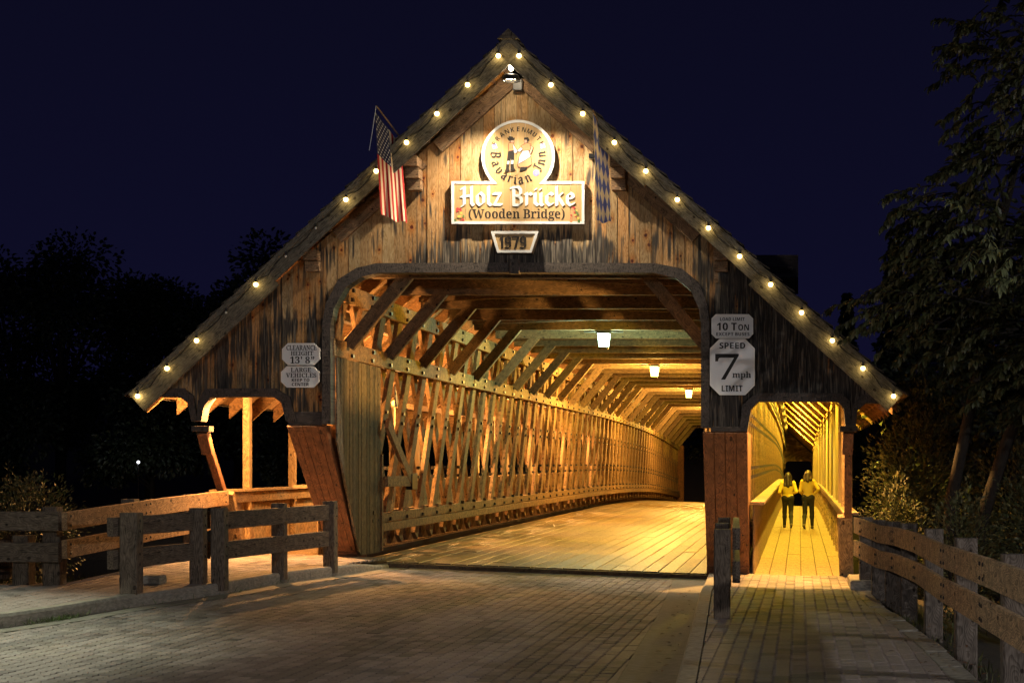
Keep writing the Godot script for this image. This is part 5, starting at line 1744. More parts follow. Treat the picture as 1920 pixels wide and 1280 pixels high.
func build_fences() -> void:
	# front fence on the side footway: posts stand before the rails
	var f := thing("kerb_fence", "weathered grey post and rail fence on the kerb, two rails, five square posts", "fence", Vector3(-7.7, 0.1, -21.0))
	var posts := [[-8.27, 19.46], [-7.96, 20.83], [-7.72, 20.95], [-7.50, 22.69], [-7.18, 24.08]]
	var base := []
	for p in posts:
		var y: float = ground(p[0], p[1]) + UP_SIDE
		base.append(y)
		post(f, p[0], p[1], y - 0.1, y + 1.0, 0.215 if p[1] < 20.0 else 0.18, "fence")
		for v in [0.90, 0.77, 0.49, 0.36]:
			bolt_head(f, Vector3(p[0] + (0.108 if p[1] < 20.0 else 0.091), y + v, -p[1]), Vector3(1, 0, 0))
	for lev in [0.83, 0.43]:
		for seg in [[0, 1, 0.32, 0.1], [2, 4, 0.12, 0.06]]:
			var a = posts[seg[0]]
			var b = posts[seg[1]]
			var va := Vector3(a[0], base[seg[0]] + lev, -a[1] - 0.15)
			var vb := Vector3(b[0], base[seg[1]] + lev, -b[1] - 0.15)
			var d := (vb - va).normalized()
			timber("rail", va - d * seg[2] - Vector3(0.12 if seg[0] == 0 else 0.0, 0, 0), vb + d * seg[3], 0.09, 0.235, "fence", f)
	# rear fence of the side footway
	f = thing("rear_fence", "orange-lit rail fence that joins the bridge behind the kerb fence", "fence", Vector3(-9.5, 0.1, -22.5))
	for p in [[-9.60, 20.35], [-9.56, 22.6], [-9.52, 24.75]]:
		var y: float = ground(p[0], p[1]) + UP_SIDE
		post(f, p[0] - 0.06, p[1], y - 0.2, y + 1.0, 0.19, "fence")
	for lev in [0.83, 0.47]:
		for seg in [[20.15, 22.6], [22.61, 25.75]]:
			var a := Vector3(-9.42, ground(-9.4, seg[0]) + UP_SIDE + lev - 0.0, -seg[0])
			var b := Vector3(-9.38, ground(-9.4, seg[1]) + UP_SIDE + lev + (0.10 if seg[1] > 25 else 0.04), -seg[1])
			if seg[0] > 22:
				a.y += 0.04
			timber("rail", a, b, 0.07, 0.235, "fence_rail", f)
			for q in [a, b]:
				for s in [-0.06, 0.06]:
					bolt_head(f, q.lerp(a.lerp(b, 0.5), 0.08) + Vector3(0.036, s, 0), Vector3(1, 0, 0))
	f = thing("end_fence", "unlit grey rail fence turned off to the side, in front of the round bush", "fence", Vector3(-10.6, 0.1, -20.4))
	for p in [[-9.62, 20.30], [-10.05, 20.36], [-10.75, 20.50], [-12.6, 20.8]]:
		var y: float = ground(p[0], p[1]) + UP_SIDE
		post(f, p[0], p[1] + 0.02, y - 0.2, y + 0.62, 0.21, "fence")
	for lev in [0.83, 0.43]:
		var y: float = ground(-9.5, 20.2) + UP_SIDE + lev
		timber("rail", Vector3(-9.46, y, -20.12), Vector3(-12.9, y - 0.02, -20.65), 0.08, 0.25, "fence", f)
	# long rail fence on the bank side
	f = thing("bank_fence", "long pale board fence with two wide rails that follows the footway edge to the walkway", "fence", Vector3(1.3, 0, -17.0))
	var line := [[0.84, 23.6], [0.90, 22.6], [1.06, 21.2], [1.22, 20.2], [1.37, 18.3], [1.44, 15.5], [1.53, 13.0], [1.64, 10.4], [1.7, 8.0], [1.7, 5.5]]
	var dip := [0.985, 0.985, 0.945, 0.95, 0.945, 0.935, 0.945, 0.94, 0.94, 0.94]
	for i in line.size() - 1:
		for lev in [0.125, 0.465]:
			var jig := rng.randf_range(-0.008, 0.008)
			var a := Vector3(line[i][0] + jig, dip[i] - lev, -line[i][1])
			var b := Vector3(line[i + 1][0] + jig, dip[i + 1] - lev, -line[i + 1][1])
			var d := (b - a).normalized() * 0.004
			timber("rail", a + d, b - d, 0.05, 0.235, "bank_rail", f)
			for s in [-0.06, 0.06]:
				for q in [0.03, 0.97]:
					bolt_head(f, a.lerp(b, q) + Vector3(-0.027, s, 0), Vector3(-1, 0, 0))
	for p in [[1.0, 23.5, -0.6, 0.98], [1.13, 22.4, -0.6, 0.97], [1.26, 21.0, -0.55, 0.99], [1.44, 20.6, -0.5, 0.98], [1.55, 18.2, -0.45, 0.99], [1.62, 15.3, -0.4, 1.0], [1.70, 12.4, -0.4, 0.99], [1.80, 9.6, -0.4, 0.99], [1.86, 6.6, -0.4, 0.99]]:
		post(f, p[0], p[1], p[2], p[3], 0.21, "fence_grey")
	# short guard beside the kerb, seen end on
	f = thing("guard_fence", "dark short post and rail guard between the road and the lit walkway, seen end on", "fence", Vector3(-0.95, 0, -19.0))
	for d in [18.0, 20.6, 23.4]:
		var x := along(KERB_R, d) + 0.33
		var y: float = ground(x, d) + UP
		post(f, x, d, y - 0.1, y + 1.02, 0.185, "fence")
	for lev in [0.90, 0.52]:
		var a := Vector3(along(KERB_R, 18.0) + 0.49, ground(-1, 18.0) + UP + lev, -18.1)
		var b := Vector3(along(KERB_R, 23.4) + 0.49, ground(-1, 23.4) + UP + lev, -23.5)
		timber("rail", a, b, 0.09, 0.25, "fence", f)
	# barrel tub
	var t := thing("barrel_tub", "old grey wooden half-barrel behind the end fence", "barrel", Vector3(-10.75, 0.14, -21.0))
	var bb := Vector3(-10.78, ground(-10.7, 21.0) + UP_SIDE - 0.02, -21.0)
	for i in 16:
		var a := TAU * i / 16.0
		var m := MB.new()
		var prof := [[0.25, 0.0], [0.29, 0.18], [0.30, 0.34], [0.28, 0.52]]
		for k in 3:
			var p := Vector3(cos(a), 0, sin(a))
			var s := Vector3(-sin(a), 0, cos(a))
			var w0: float = prof[k][0] * 0.19
			var w1: float = prof[k + 1][0] * 0.19
			var q0: Vector3 = bb + p * prof[k][0] + Vector3(0, prof[k][1], 0)
			var q1: Vector3 = bb + p * prof[k + 1][0] + Vector3(0, prof[k + 1][1], 0)
			m.quad(q0 - s * w0, q0 + s * w0, q1 + s * w1, q1 - s * w1, p, Vector2(i * 0.3, k * 0.1), Vector2(i * 0.3 + 0.15, k * 0.1), Vector2(i * 0.3 + 0.15, k * 0.1 + 0.1), Vector2(i * 0.3, k * 0.1 + 0.1))
			m.quad(q0 - s * w0 - p * 0.03, q0 + s * w0 - p * 0.03, q1 + s * w1 - p * 0.03, q1 - s * w1 - p * 0.03, -p)
		put("stave", m.mesh(M.fence), t)
	for q in [[0.06, 0.272], [0.14, 0.288], [0.44, 0.295]]:
		var h := MB.new()
		h.lathe([Vector2(q[1], q[0]), Vector2(q[1] + 0.006, q[0] + 0.002), Vector2(q[1] + 0.006, q[0] + 0.04), Vector2(q[1], q[0] + 0.042)], Transform3D(Basis(), bb), 20)
		put("hoop", h.mesh(M.iron), t)
	var soil := MB.new()
	soil.lathe([Vector2(0.27, 0.44), Vector2(0.001, 0.47)], Transform3D(Basis(), bb), 16)
	put("soil", soil.mesh(M.soil), t)

# ---------------------------------------------------------------- people
# a body as tapered capsules joined with a smooth minimum and meshed as surface nets; bones are [from, to, radius, radius]
func flesh(m: MB, bones: Array, cell: float, k: float) -> void:
	var lo := Vector3(INF, INF, INF)
	var hi := -lo
	for b in bones:
		var r := maxf(b[2], b[3]) + cell * 4.0
		for p in [b[0], b[1]]:
			lo = lo.min(p - Vector3.ONE * r)
			hi = hi.max(p + Vector3.ONE * r)
	var n := Vector3i(((hi - lo) / cell).ceil()) + Vector3i.ONE
	var f := PackedFloat32Array()
	f.resize(n.x * n.y * n.z)
	f.fill(10.0)
	for b in bones:
		var a: Vector3 = b[0]
		var e: Vector3 = b[1] - b[0]
		var ee := maxf(e.length_squared(), 1e-9)
		var r := maxf(b[2], b[3]) + cell * 2.0 + k
		var i0 := Vector3i(((b[0].min(b[1]) - Vector3.ONE * r - lo) / cell).floor()).max(Vector3i.ZERO)
		var i1 := Vector3i(((b[0].max(b[1]) + Vector3.ONE * r - lo) / cell).ceil()).min(n - Vector3i.ONE)
		for z in range(i0.z, i1.z + 1):
			for y in range(i0.y, i1.y + 1):
				var at := (z * n.y + y) * n.x
				for x in range(i0.x, i1.x + 1):
					var p := lo + Vector3(x, y, z) * cell - a
					var t := clampf(p.dot(e) / ee, 0.0, 1.0)
					var d: float = (p - e * t).length() - lerpf(b[2], b[3], t)
					var g := f[at + x]
					var h := maxf(k - absf(d - g), 0.0) / k
					f[at + x] = minf(d, g) - h * h * k * 0.25
	var verts := {}
	var norms := {}
	var offs := [Vector3i(0, 0, 0), Vector3i(1, 0, 0), Vector3i(0, 1, 0), Vector3i(1, 1, 0), Vector3i(0, 0, 1), Vector3i(1, 0, 1), Vector3i(0, 1, 1), Vector3i(1, 1, 1)]
	var edges := [[0, 1], [2, 3], [4, 5], [6, 7], [0, 2], [1, 3], [4, 6], [5, 7], [0, 4], [1, 5], [2, 6], [3, 7]]
	for z in n.z - 1:
		for y in n.y - 1:
			for x in n.x - 1:
				var i := (z * n.y + y) * n.x + x
				var neg := f[i] < 0.0
				var any := false
				var c := PackedFloat32Array()
				for o in offs:
					var val := f[i + o.x + o.y * n.x + o.z * n.x * n.y]
					c.append(val)
					if (val < 0.0) != neg:
						any = true
				if not any:
					continue
				var s := Vector3.ZERO
				var cnt := 0
				for e in edges:
					if (c[e[0]] < 0.0) != (c[e[1]] < 0.0):
						s += Vector3(offs[e[0]]).lerp(Vector3(offs[e[1]]), c[e[0]] / (c[e[0]] - c[e[1]]))
						cnt += 1
				verts[i] = lo + (Vector3(x, y, z) + s / cnt) * cell
				norms[i] = Vector3(c[1] + c[3] + c[5] + c[7] - c[0] - c[2] - c[4] - c[6], c[2] + c[3] + c[6] + c[7] - c[0] - c[1] - c[4] - c[5], c[4] + c[5] + c[6] + c[7] - c[0] - c[1] - c[2] - c[3]).normalized()
	var st := [1, n.x, n.x * n.y]
	for i in verts:
		for ax in 3:
			if (f[i] < 0.0) == (f[i + st[ax]] < 0.0):
				continue
			var u: int = st[(ax + 1) % 3]
			var w: int = st[(ax + 2) % 3]
			var q := [i, i - u, i - u - w, i - w]
			if verts.has(q[1]) and verts.has(q[2]) and verts.has(q[3]):
				m.smooth(verts[q[0]], verts[q[1]], verts[q[2]], norms[q[0]], norms[q[1]], norms[q[2]])
				m.smooth(verts[q[0]], verts[q[2]], verts[q[3]], norms[q[0]], norms[q[2]], norms[q[3]])

func grown(bones: Array, by: float) -> Array:
	var o := []
	for b in bones:
		o.append([b[0], b[1], b[2] + by, b[3] + by])
	return o

func build_person(label: String, at: Vector3, stride: float, elbows: Array, wrists: Array, hair: String, turn: float, tall := 1.0, top_mat := "sweater", hair_end := 1.24) -> void:
	var p := thing("person", label, "person", at, "walkers in the lit walkway")
	var hip := [Vector3(-0.085, 0.86, 0), Vector3(0.085, 0.86, 0)]
	var knee := [Vector3(-0.09, 0.47, -0.15 * stride), Vector3(0.088, 0.46, 0.02 * stride)]
	var ank := [Vector3(-0.09, 0.085, -0.20 * stride), Vector3(0.085, 0.13, 0.27 * stride)]
	if stride < 0.0:
		knee = [Vector3(-0.088, 0.46, 0.02), Vector3(0.09, 0.47, -0.15)]
		ank = [Vector3(-0.085, 0.13, 0.27), Vector3(0.09, 0.085, -0.20)]
	var legs := []
	var shoes := []
	for i in 2:
		legs.append([hip[i], knee[i], 0.085, 0.053])
		legs.append([knee[i].lerp(ank[i], 0.0), knee[i].lerp(ank[i], 0.35) + Vector3(0, 0, 0.012), 0.052, 0.053])
		legs.append([knee[i].lerp(ank[i], 0.35) + Vector3(0, 0, 0.012), ank[i], 0.053, 0.036])
		var back: bool = ank[i].y > 0.1
		var toe: Vector3 = ank[i] + (Vector3(0, -0.095, -0.12) if back else Vector3(0, -0.05, -0.16))
		var heel: Vector3 = ank[i] + (Vector3(0, -0.03, 0.03) if back else Vector3(0, -0.045, 0.035))
		shoes.append([heel, toe, 0.040, 0.032])
		shoes.append([ank[i], heel, 0.042, 0.04])
	var torso := [[Vector3(-0.06, 0.90, 0.01), Vector3(0.06, 0.90, 0.01), 0.115, 0.115], [Vector3(0, 0.92, 0), Vector3(0, 1.05, -0.005), 0.115, 0.10], [Vector3(-0.03, 1.06, 0), Vector3(-0.07, 1.26, 0.0), 0.095, 0.095], [Vector3(0.03, 1.06, 0), Vector3(0.07, 1.26, 0.0), 0.095, 0.095], [Vector3(-0.15, 1.315, 0.01), Vector3(0.15, 1.315, 0.01), 0.056, 0.056]]
	var arms := []
	var fore := []
	for i in 2:
		var sh := Vector3(-0.165 if i == 0 else 0.165, 1.305, 0.01)
		arms.append([sh, elbows[i], 0.05, 0.038])
		arms.append([elbows[i], elbows[i].lerp(wrists[i], 0.9), 0.039, 0.028])
	var body := MB.new()
	flesh(body, torso + arms + legs + [[Vector3(0, 1.32, 0.01), Vector3(0, 1.43, -0.005), 0.05, 0.046]], 0.016, 0.035)
	# head: skull, jaw, nose, chin, ears, brows
	flesh(body, [[Vector3(0, 1.525, 0.012), Vector3(0, 1.53, -0.02), 0.082, 0.08], [Vector3(0, 1.47, -0.03), Vector3(0, 1.435, -0.058), 0.058, 0.034], [Vector3(0, 1.50, -0.095), Vector3(0, 1.475, -0.112), 0.010, 0.013], [Vector3(-0.03, 1.513, -0.082), Vector3(0.03, 1.513, -0.082), 0.012, 0.012], [Vector3(-0.018, 1.452, -0.089), Vector3(0.018, 1.452, -0.089), 0.008, 0.008], [Vector3(-0.082, 1.50, 0.01), Vector3(-0.084, 1.47, 0.0), 0.014, 0.009], [Vector3(0.082, 1.50, 0.01), Vector3(0.084, 1.47, 0.0), 0.014, 0.009], [Vector3(0, 1.40, 0.0), Vector3(0, 1.46, 0.0), 0.046, 0.046]], 0.006, 0.016)
	for i in 2:
		var s := -1.0 if i == 0 else 1.0
		var dir: Vector3 = (wrists[i] - elbows[i]).normalized()
		var across := dir.cross(Vector3.UP).normalized() * s
		var palm: Vector3 = wrists[i] + dir * 0.045
		var fb := [[elbows[i].lerp(wrists[i], 0.86), wrists[i], 0.026, 0.023], [wrists[i], palm + dir * 0.035, 0.024, 0.026]]
		for k in 4:
			var root: Vector3 = palm + dir * 0.04 + Vector3(0, 0.026 - 0.017 * k, 0)
			var len: float = [0.062, 0.072, 0.066, 0.05][k]
			var mid: Vector3 = root + dir * len * 0.5 - across * 0.012
			fb.append([root - dir * 0.03, root, 0.011, 0.0095])
			fb.append([root, mid, 0.0095, 0.0085])
			fb.append([mid, mid + dir * len * 0.3 - across * 0.028, 0.0085, 0.0075])
		fb.append([palm + Vector3(0, 0.02, 0) - dir * 0.03, palm + Vector3(0, 0.045, 0) - across * 0.012, 0.012, 0.010])
		fb.append([palm + Vector3(0, 0.045, 0) - across * 0.012, palm + Vector3(0, 0.05, 0) + dir * 0.03 - across * 0.025, 0.010, 0.009])
		flesh(body, fb, 0.0055, 0.008)
	var tf := Transform3D(Basis(Vector3.UP, turn).scaled(Vector3.ONE * tall), at)
	put("body", body.mesh(M.skin), p, tf)
	var eyes := MB.new()
	for s in [-1, 1]:
		eyes.lathe(ball(0.011), Transform3D(Basis(), Vector3(0.03 * s, 1.498, -0.083)), 8)
	put("eyes", eyes.mesh(M.brown), p, tf)
	var top := MB.new()
	flesh(top, grown(torso.slice(1), 0.016) + grown(arms, 0.014) + [[Vector3(-0.06, 0.90, 0.005), Vector3(0.06, 0.90, 0.005), 0.118, 0.118]], 0.016, 0.022)
	put("sweater", top.mesh(M[top_mat]), p, tf)
	var low := MB.new()
	flesh(low, grown(legs, 0.009) + [[Vector3(-0.06, 0.88, 0.012), Vector3(0.06, 0.88, 0.012), 0.125, 0.125]], 0.016, 0.035)
	put("trousers", low.mesh(M.leggings), p, tf)
	var sh := MB.new()
	flesh(sh, shoes, 0.012, 0.02)
	put("shoes", sh.mesh(M.shoe), p, tf)
	var hm := MB.new()
	flesh(hm, [[Vector3(0, 1.545, 0.015), Vector3(0, 1.53, 0.03), 0.092, 0.092], [Vector3(0, 1.50, 0.05), Vector3(0, hair_end, 0.12), 0.085, 0.055], [Vector3(-0.065, 1.50, 0.03), Vector3(-0.09, hair_end + 0.02, 0.10), 0.055, 0.045], [Vector3(0.065, 1.50, 0.03), Vector3(0.09, hair_end + 0.03, 0.10), 0.055, 0.045]], 0.010, 0.03)
	put("hair", hm.mesh(M[hair]), p, tf)

func build_people() -> void:
	var y := deck(-0.1) + camber(21.0) + 0.003
	build_person("person in a yellow sweater with long black hair, walking away beside the truss wall", Vector3(-0.33, y, -46.0), 1.0, [Vector3(-0.25, 1.06, 0.05), Vector3(0.24, 1.07, 0.06)], [Vector3(-0.21, 0.99, -0.17), Vector3(0.16, 1.01, -0.16)], "hair", 0.05)
	build_person("person in a yellow sweater with long brown hair, walking away beside the open rail", Vector3(0.26, y - 0.01, -45.7), -1.0, [Vector3(-0.22, 1.05, 0.06), Vector3(0.30, 1.10, 0.10)], [Vector3(-0.17, 0.96, -0.19), Vector3(0.17, 0.97, 0.02)], "hair_brown", -0.12, 1.04, "sweater_dull", 1.35)

# ---------------------------------------------------------------- plants
func leaf_mesh(l: float, w: float, mat: Material, droop := 0.25) -> ArrayMesh:
	var m := MB.new()
	var mid := [Vector3(0, 0, 0), Vector3(0, -0.02 * l, l * 0.35), Vector3(0, -droop * 0.35 * l, l * 0.7), Vector3(0, -droop * l, l)]
	var half := [0.05, 0.5, 0.42, 0.0]
	for s in [-1.0, 1.0]:
		for i in 3:
			var a: Vector3 = mid[i]
			var b: Vector3 = mid[i + 1]
			var c: Vector3 = b + Vector3(s * w * half[i + 1], w * 0.16 * (half[i + 1] * 2), 0)
			var d: Vector3 = a + Vector3(s * w * half[i], w * 0.16 * (half[i] * 2), 0)
			var n := (b - a).cross(d - a).normalized()
			n = n if n.y > 0 else -n
			m.tri(a, b, c, n)
			m.tri(a, c, d, n)
	return m.mesh(mat)

func aimed(dir: Vector3, roll: float, size: float, at: Vector3) -> Transform3D:
	var f := MB.frame(Vector3.ZERO, dir)
	return Transform3D((f.basis * Basis(Vector3(0, 0, 1), roll)).scaled_local(Vector3.ONE * size), at)

func cloud(parent: Node3D, called: String, mesh: Mesh, spots: Array, tint: Array) -> void:
	var mm := MultiMesh.new()
	mm.transform_format = MultiMesh.TRANSFORM_3D
	mm.use_colors = true
	mm.mesh = mesh
	mm.instance_count = spots.size()
	var inv := world_of(parent).affine_inverse()
	for i in spots.size():
		mm.set_instance_transform(i, inv * spots[i])
		var c: Color = tint[rng.randi() % tint.size()]
		var g := rng.randf_range(0.7, 1.25)
		mm.set_instance_color(i, Color(c.r * g, c.g * g, c.b * g))
	var o := MultiMeshInstance3D.new()
	o.name = called
	o.multimesh = mm
	parent.add_child(o, true)
	stuff(o)

# leaves along a drooping twig
func spray(out: Array, twigs: MB, a: Vector3, dir: Vector3, length: float, count: int) -> void:
	var pts := []
	var rad := []
	for i in 6:
		var s := i / 5.0
		pts.append(a + dir * length * s + Vector3(0, -0.30 * length * s * s, 0))
		rad.append(lerpf(0.012, 0.003, s))
	twigs.tube(pts, rad, 4)
	for i in count:
		var s := lerpf(0.12, 1.0, pow(float(i) / count, 0.6))
		var k := minf(s * 5.0, 4.999)
		var p: Vector3 = pts[int(k)].lerp(pts[int(k) + 1], k - int(k))
		var t: Vector3 = (pts[int(k) + 1] - pts[int(k)]).normalized()
		var side := t.cross(Vector3.UP).normalized() * (1.0 if i % 2 == 0 else -1.0)
		var d := (t * rng.randf_range(0.3, 0.9) + side * rng.randf_range(0.3, 1.0) + Vector3(0, rng.randf_range(-0.9, 0.25), 0)).normalized()
		out.append(aimed(d, rng.randf_range(-0.7, 0.7), rng.randf_range(0.75, 1.2), p))

func near_tree() -> void:
	rng.seed = 404
	var t := thing("broadleaf_tree", "tall leafy tree with drooping sprays that hangs over the eave and the bank fence", "tree", Vector3(2.6, -0.8, -26.0))
	var wood := MB.new()
	var tops := []
	for q in [[Vector3(2.25, -1.0, -26.0), Vector3(2.75, 3.4, -25.2), Vector3(3.6, 8.0, -23.6), 0.13], [Vector3(2.75, -1.0, -26.4), Vector3(3.3, 3.0, -25.4), Vector3(4.9, 7.0, -22.8), 0.15], [Vector3(3.4, -1.0, -25.6), Vector3(4.2, 3.2, -24.0), Vector3(5.9, 8.4, -21.6), 0.14]]:
		var pts := []
		var rad := []
		for i in 9:
			var s := i / 8.0
			pts.append(q[0].lerp(q[1], s).lerp(q[1].lerp(q[2], s), s) + Vector3(0.05 * sin(i * 2.1), 0, 0.05 * cos(i * 1.7)))
			rad.append(lerpf(q[3], 0.03, s))
		wood.tube(pts, rad, 9)
		tops.append(pts)
	put("trunk", wood.mesh(M.bark), t)
	var spots := []
	var single := []
	var twigs := MB.new()
	var edge := func(y: float) -> float:          # how far the crown reaches over the eave at height y
		var tab := [2.2, 3.4, 2.7, 2.6, 3.4, 1.95, 3.8, 1.0, 4.9, 1.15, 5.6, 1.0, 6.4, 1.9, 7.1, 1.95, 8.2, 1.9, 10.0, 2.6]
		for i in range(0, tab.size() - 2, 2):
			if y < tab[i + 2]:
				return lerpf(tab[i + 1], tab[i + 3], clampf((y - tab[i]) / (tab[i + 2] - tab[i]), 0.0, 1.0))
		return 2.6
	var layers := 0
	for i in 900:
		var y := rng.randf_range(2.5, 5.4) if rng.randf() < 0.55 else rng.randf_range(4.6, 10.2)
		var x0: float = edge.call(y)
		var reach := pow(rng.randf(), 1.6)
		var x := lerpf(x0 + 0.45, 7.4, reach)
		var z := -22.3 + rng.randf_range(-2.2, 1.8) * minf(1.0, 0.35 + reach * 2.0)
		var dir := Vector3(-1.0 + reach * 1.5 + rng.randf_range(-0.3, 0.6), rng.randf_range(-0.55, 0.75), rng.randf_range(-0.9, 0.9)).normalized()
		var a := Vector3(x, y, z) - dir * 0.45
		# a limb from the nearest stem
		var best: Vector3 = tops[0][4]
		for s in tops:
			for p in s.slice(3):
				if p.distance_to(a) < best.distance_to(a) and p.y < a.y + 0.4:
					best = p
		if i % 3 == 0:
			twigs.tube([best, best.lerp(a, 0.5) + Vector3(0, 0.18, 0), a], [0.03, 0.02, 0.012], 5)
		spray(spots, twigs, a + Vector3(0, rng.randf_range(-0.2, 0.2), 0), dir, rng.randf_range(0.45, 1.05), 34)
	for i in 22:                                   # low sprays that reach over the eave
		var a := Vector3(rng.randf_range(1.05, 2.2), rng.randf_range(3.75, 4.6), rng.randf_range(-23.4, -21.4))
		spray(spots, twigs, a, Vector3(-1, rng.randf_range(-0.35, 0.35), rng.randf_range(-0.5, 0.5)).normalized(), rng.randf_range(0.5, 0.8), 22)
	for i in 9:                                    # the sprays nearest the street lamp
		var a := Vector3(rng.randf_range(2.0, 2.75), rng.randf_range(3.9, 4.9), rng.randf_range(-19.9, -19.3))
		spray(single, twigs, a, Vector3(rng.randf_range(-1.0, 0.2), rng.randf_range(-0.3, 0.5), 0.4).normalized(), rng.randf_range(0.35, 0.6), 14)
	put("limbs", twigs.mesh(M.bark), t)
	var lm := leaf_mesh(0.145, 0.058, M.leaf, 0.25)
	cloud(t, "crown", lm, spots, [Color(1, 1, 1), Color(1.15, 0.95, 0.8), Color(0.8, 0.95, 0.9), Color(0.7, 0.75, 0.7)])
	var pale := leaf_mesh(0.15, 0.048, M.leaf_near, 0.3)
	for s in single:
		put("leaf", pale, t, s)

func bush(label: String, at: Vector3, r: Vector3, count: int, shoots: Array, mat: String, leaf := 0.06) -> void:
	var t := thing("bush", label, "bush", at)
	var spots := []
	var stems := MB.new()
	for i in 14:
		var d := Vector3(rng.randf_range(-1, 1), rng.randf_range(0.4, 1.6), rng.randf_range(-1, 1)).normalized() * r * 0.85
		stems.tube([at, at + d * 0.5 + Vector3(0, 0.06, 0), at + d + Vector3(0, r.y * 0.15, 0)], [0.018, 0.010, 0.004], 4)
	var n3 := noise(rng.randi() % 1000, 2.2, 2)
	for i in count:
		var d := Vector3(rng.randfn(), rng.randfn(), rng.randfn()).normalized()
		var e := 0.80 + 0.36 * n3.get_noise_3dv(d) + rng.randf_range(-0.12, 0.06)
		if rng.randf() < 0.25:
			e *= rng.randf_range(0.5, 0.95)
		var p := at + Vector3(0, r.y * 0.62, 0) + d * e * Vector3(r.x, r.y * 0.62, r.z)
		spots.append(aimed((d + Vector3(rng.randf_range(-0.7, 0.7), rng.randf_range(-0.2, 0.9), rng.randf_range(-0.7, 0.7))).normalized(), rng.randf_range(-1, 1), rng.randf_range(0.7, 1.4), p))
	for s in shoots:
		var a: Vector3 = at + Vector3(s[0] * 0.9, r.y * 0.9, s[1])
		var b: Vector3 = at + Vector3(s[0], s[2], s[1])
		stems.tube([a, b], [0.006, 0.003], 4)
		for i in 22:
			var p := a.lerp(b, 0.1 + 0.9 * i / 22.0)
			spots.append(aimed(Vector3(rng.randf_range(-1, 1), 0.5, rng.randf_range(-1, 1)).normalized(), 0.0, rng.randf_range(0.6, 1.0), p))
	put("stems", stems.mesh(M.bark), t)
	cloud(t, "foliage", leaf_mesh(leaf, leaf * 0.45, M[mat], 0.2), spots, [Color(1, 1, 1), Color(0.7, 0.85, 0.7), Color(1.2, 1.05, 0.8)])

func far_tree(label: String, at: Vector3, height: float, width: float, conifer: bool, seed_: int, cards := 2600, size := 0.42) -> void:
	rng.seed = seed_
	var t := thing("pine_tree" if conifer else "dark_tree", label, "tree", at)
	var wood := MB.new()
	wood.tube([at + Vector3(0, -0.5, 0), at + Vector3(0.1, height * 0.45, 0), at + Vector3(0, height * 0.86, 0)], [height * 0.022, height * 0.014, 0.04], 8)
	var lobes := []
	if not conifer:
		for i in 13:
			var a := rng.randf() * TAU
			var h := rng.randf_range(0.30, 0.90)
			var rr := width * 0.5 * sin(PI * clampf(h * 0.92, 0.15, 0.95)) * rng.randf_range(0.35, 0.8)
			var c := at + Vector3(cos(a) * rr, height * h, sin(a) * rr)
			lobes.append([c, width * rng.randf_range(0.19, 0.30)])
			wood.tube([at + Vector3(0, height * h * 0.55, 0), at.lerp(c, 0.6) + Vector3(0, height * h * 0.3, 0), c], [height * 0.008, height * 0.006, 0.03], 5)
		lobes.append([at + Vector3(0, height * 0.86, 0), width * 0.2])
	put("trunk", wood.mesh(M.bark), t)
	var spots := []
	for i in cards:
		var p: Vector3
		var d := Vector3(rng.randfn(), rng.randfn(), rng.randfn()).normalized()
		if conifer:
			var h := pow(rng.randf(), 0.7)
			var tier := fposmod(h * 14.0, 1.0)
			var rr := width * 0.5 * (1.02 - h) * (0.55 + 0.45 * (1.0 - tier)) * sqrt(rng.randf())
			var a := rng.randf() * TAU
			p = at + Vector3(cos(a) * rr, height * (0.06 + 0.94 * h), sin(a) * rr)
			d = Vector3(cos(a), -0.25, sin(a))
		else:
			var l = lobes[rng.randi() % lobes.size()]
			p = l[0] + d * l[1] * pow(rng.randf(), 0.55) * Vector3(1, 0.8, 1)
		spots.append(aimed((d + Vector3(rng.randf_range(-0.6, 0.6), rng.randf_range(-0.6, 0.4), rng.randf_range(-0.6, 0.6))).normalized(), rng.randf_range(-1.5, 1.5), rng.randf_range(0.7, 1.5), p))
	cloud(t, "crown", leaf_mesh(size, size * 0.6, M.leaf_dark, 0.3), spots, [Color(1, 1, 1), Color(0.75, 0.85, 0.8), Color(1.15, 1.0, 0.8)])

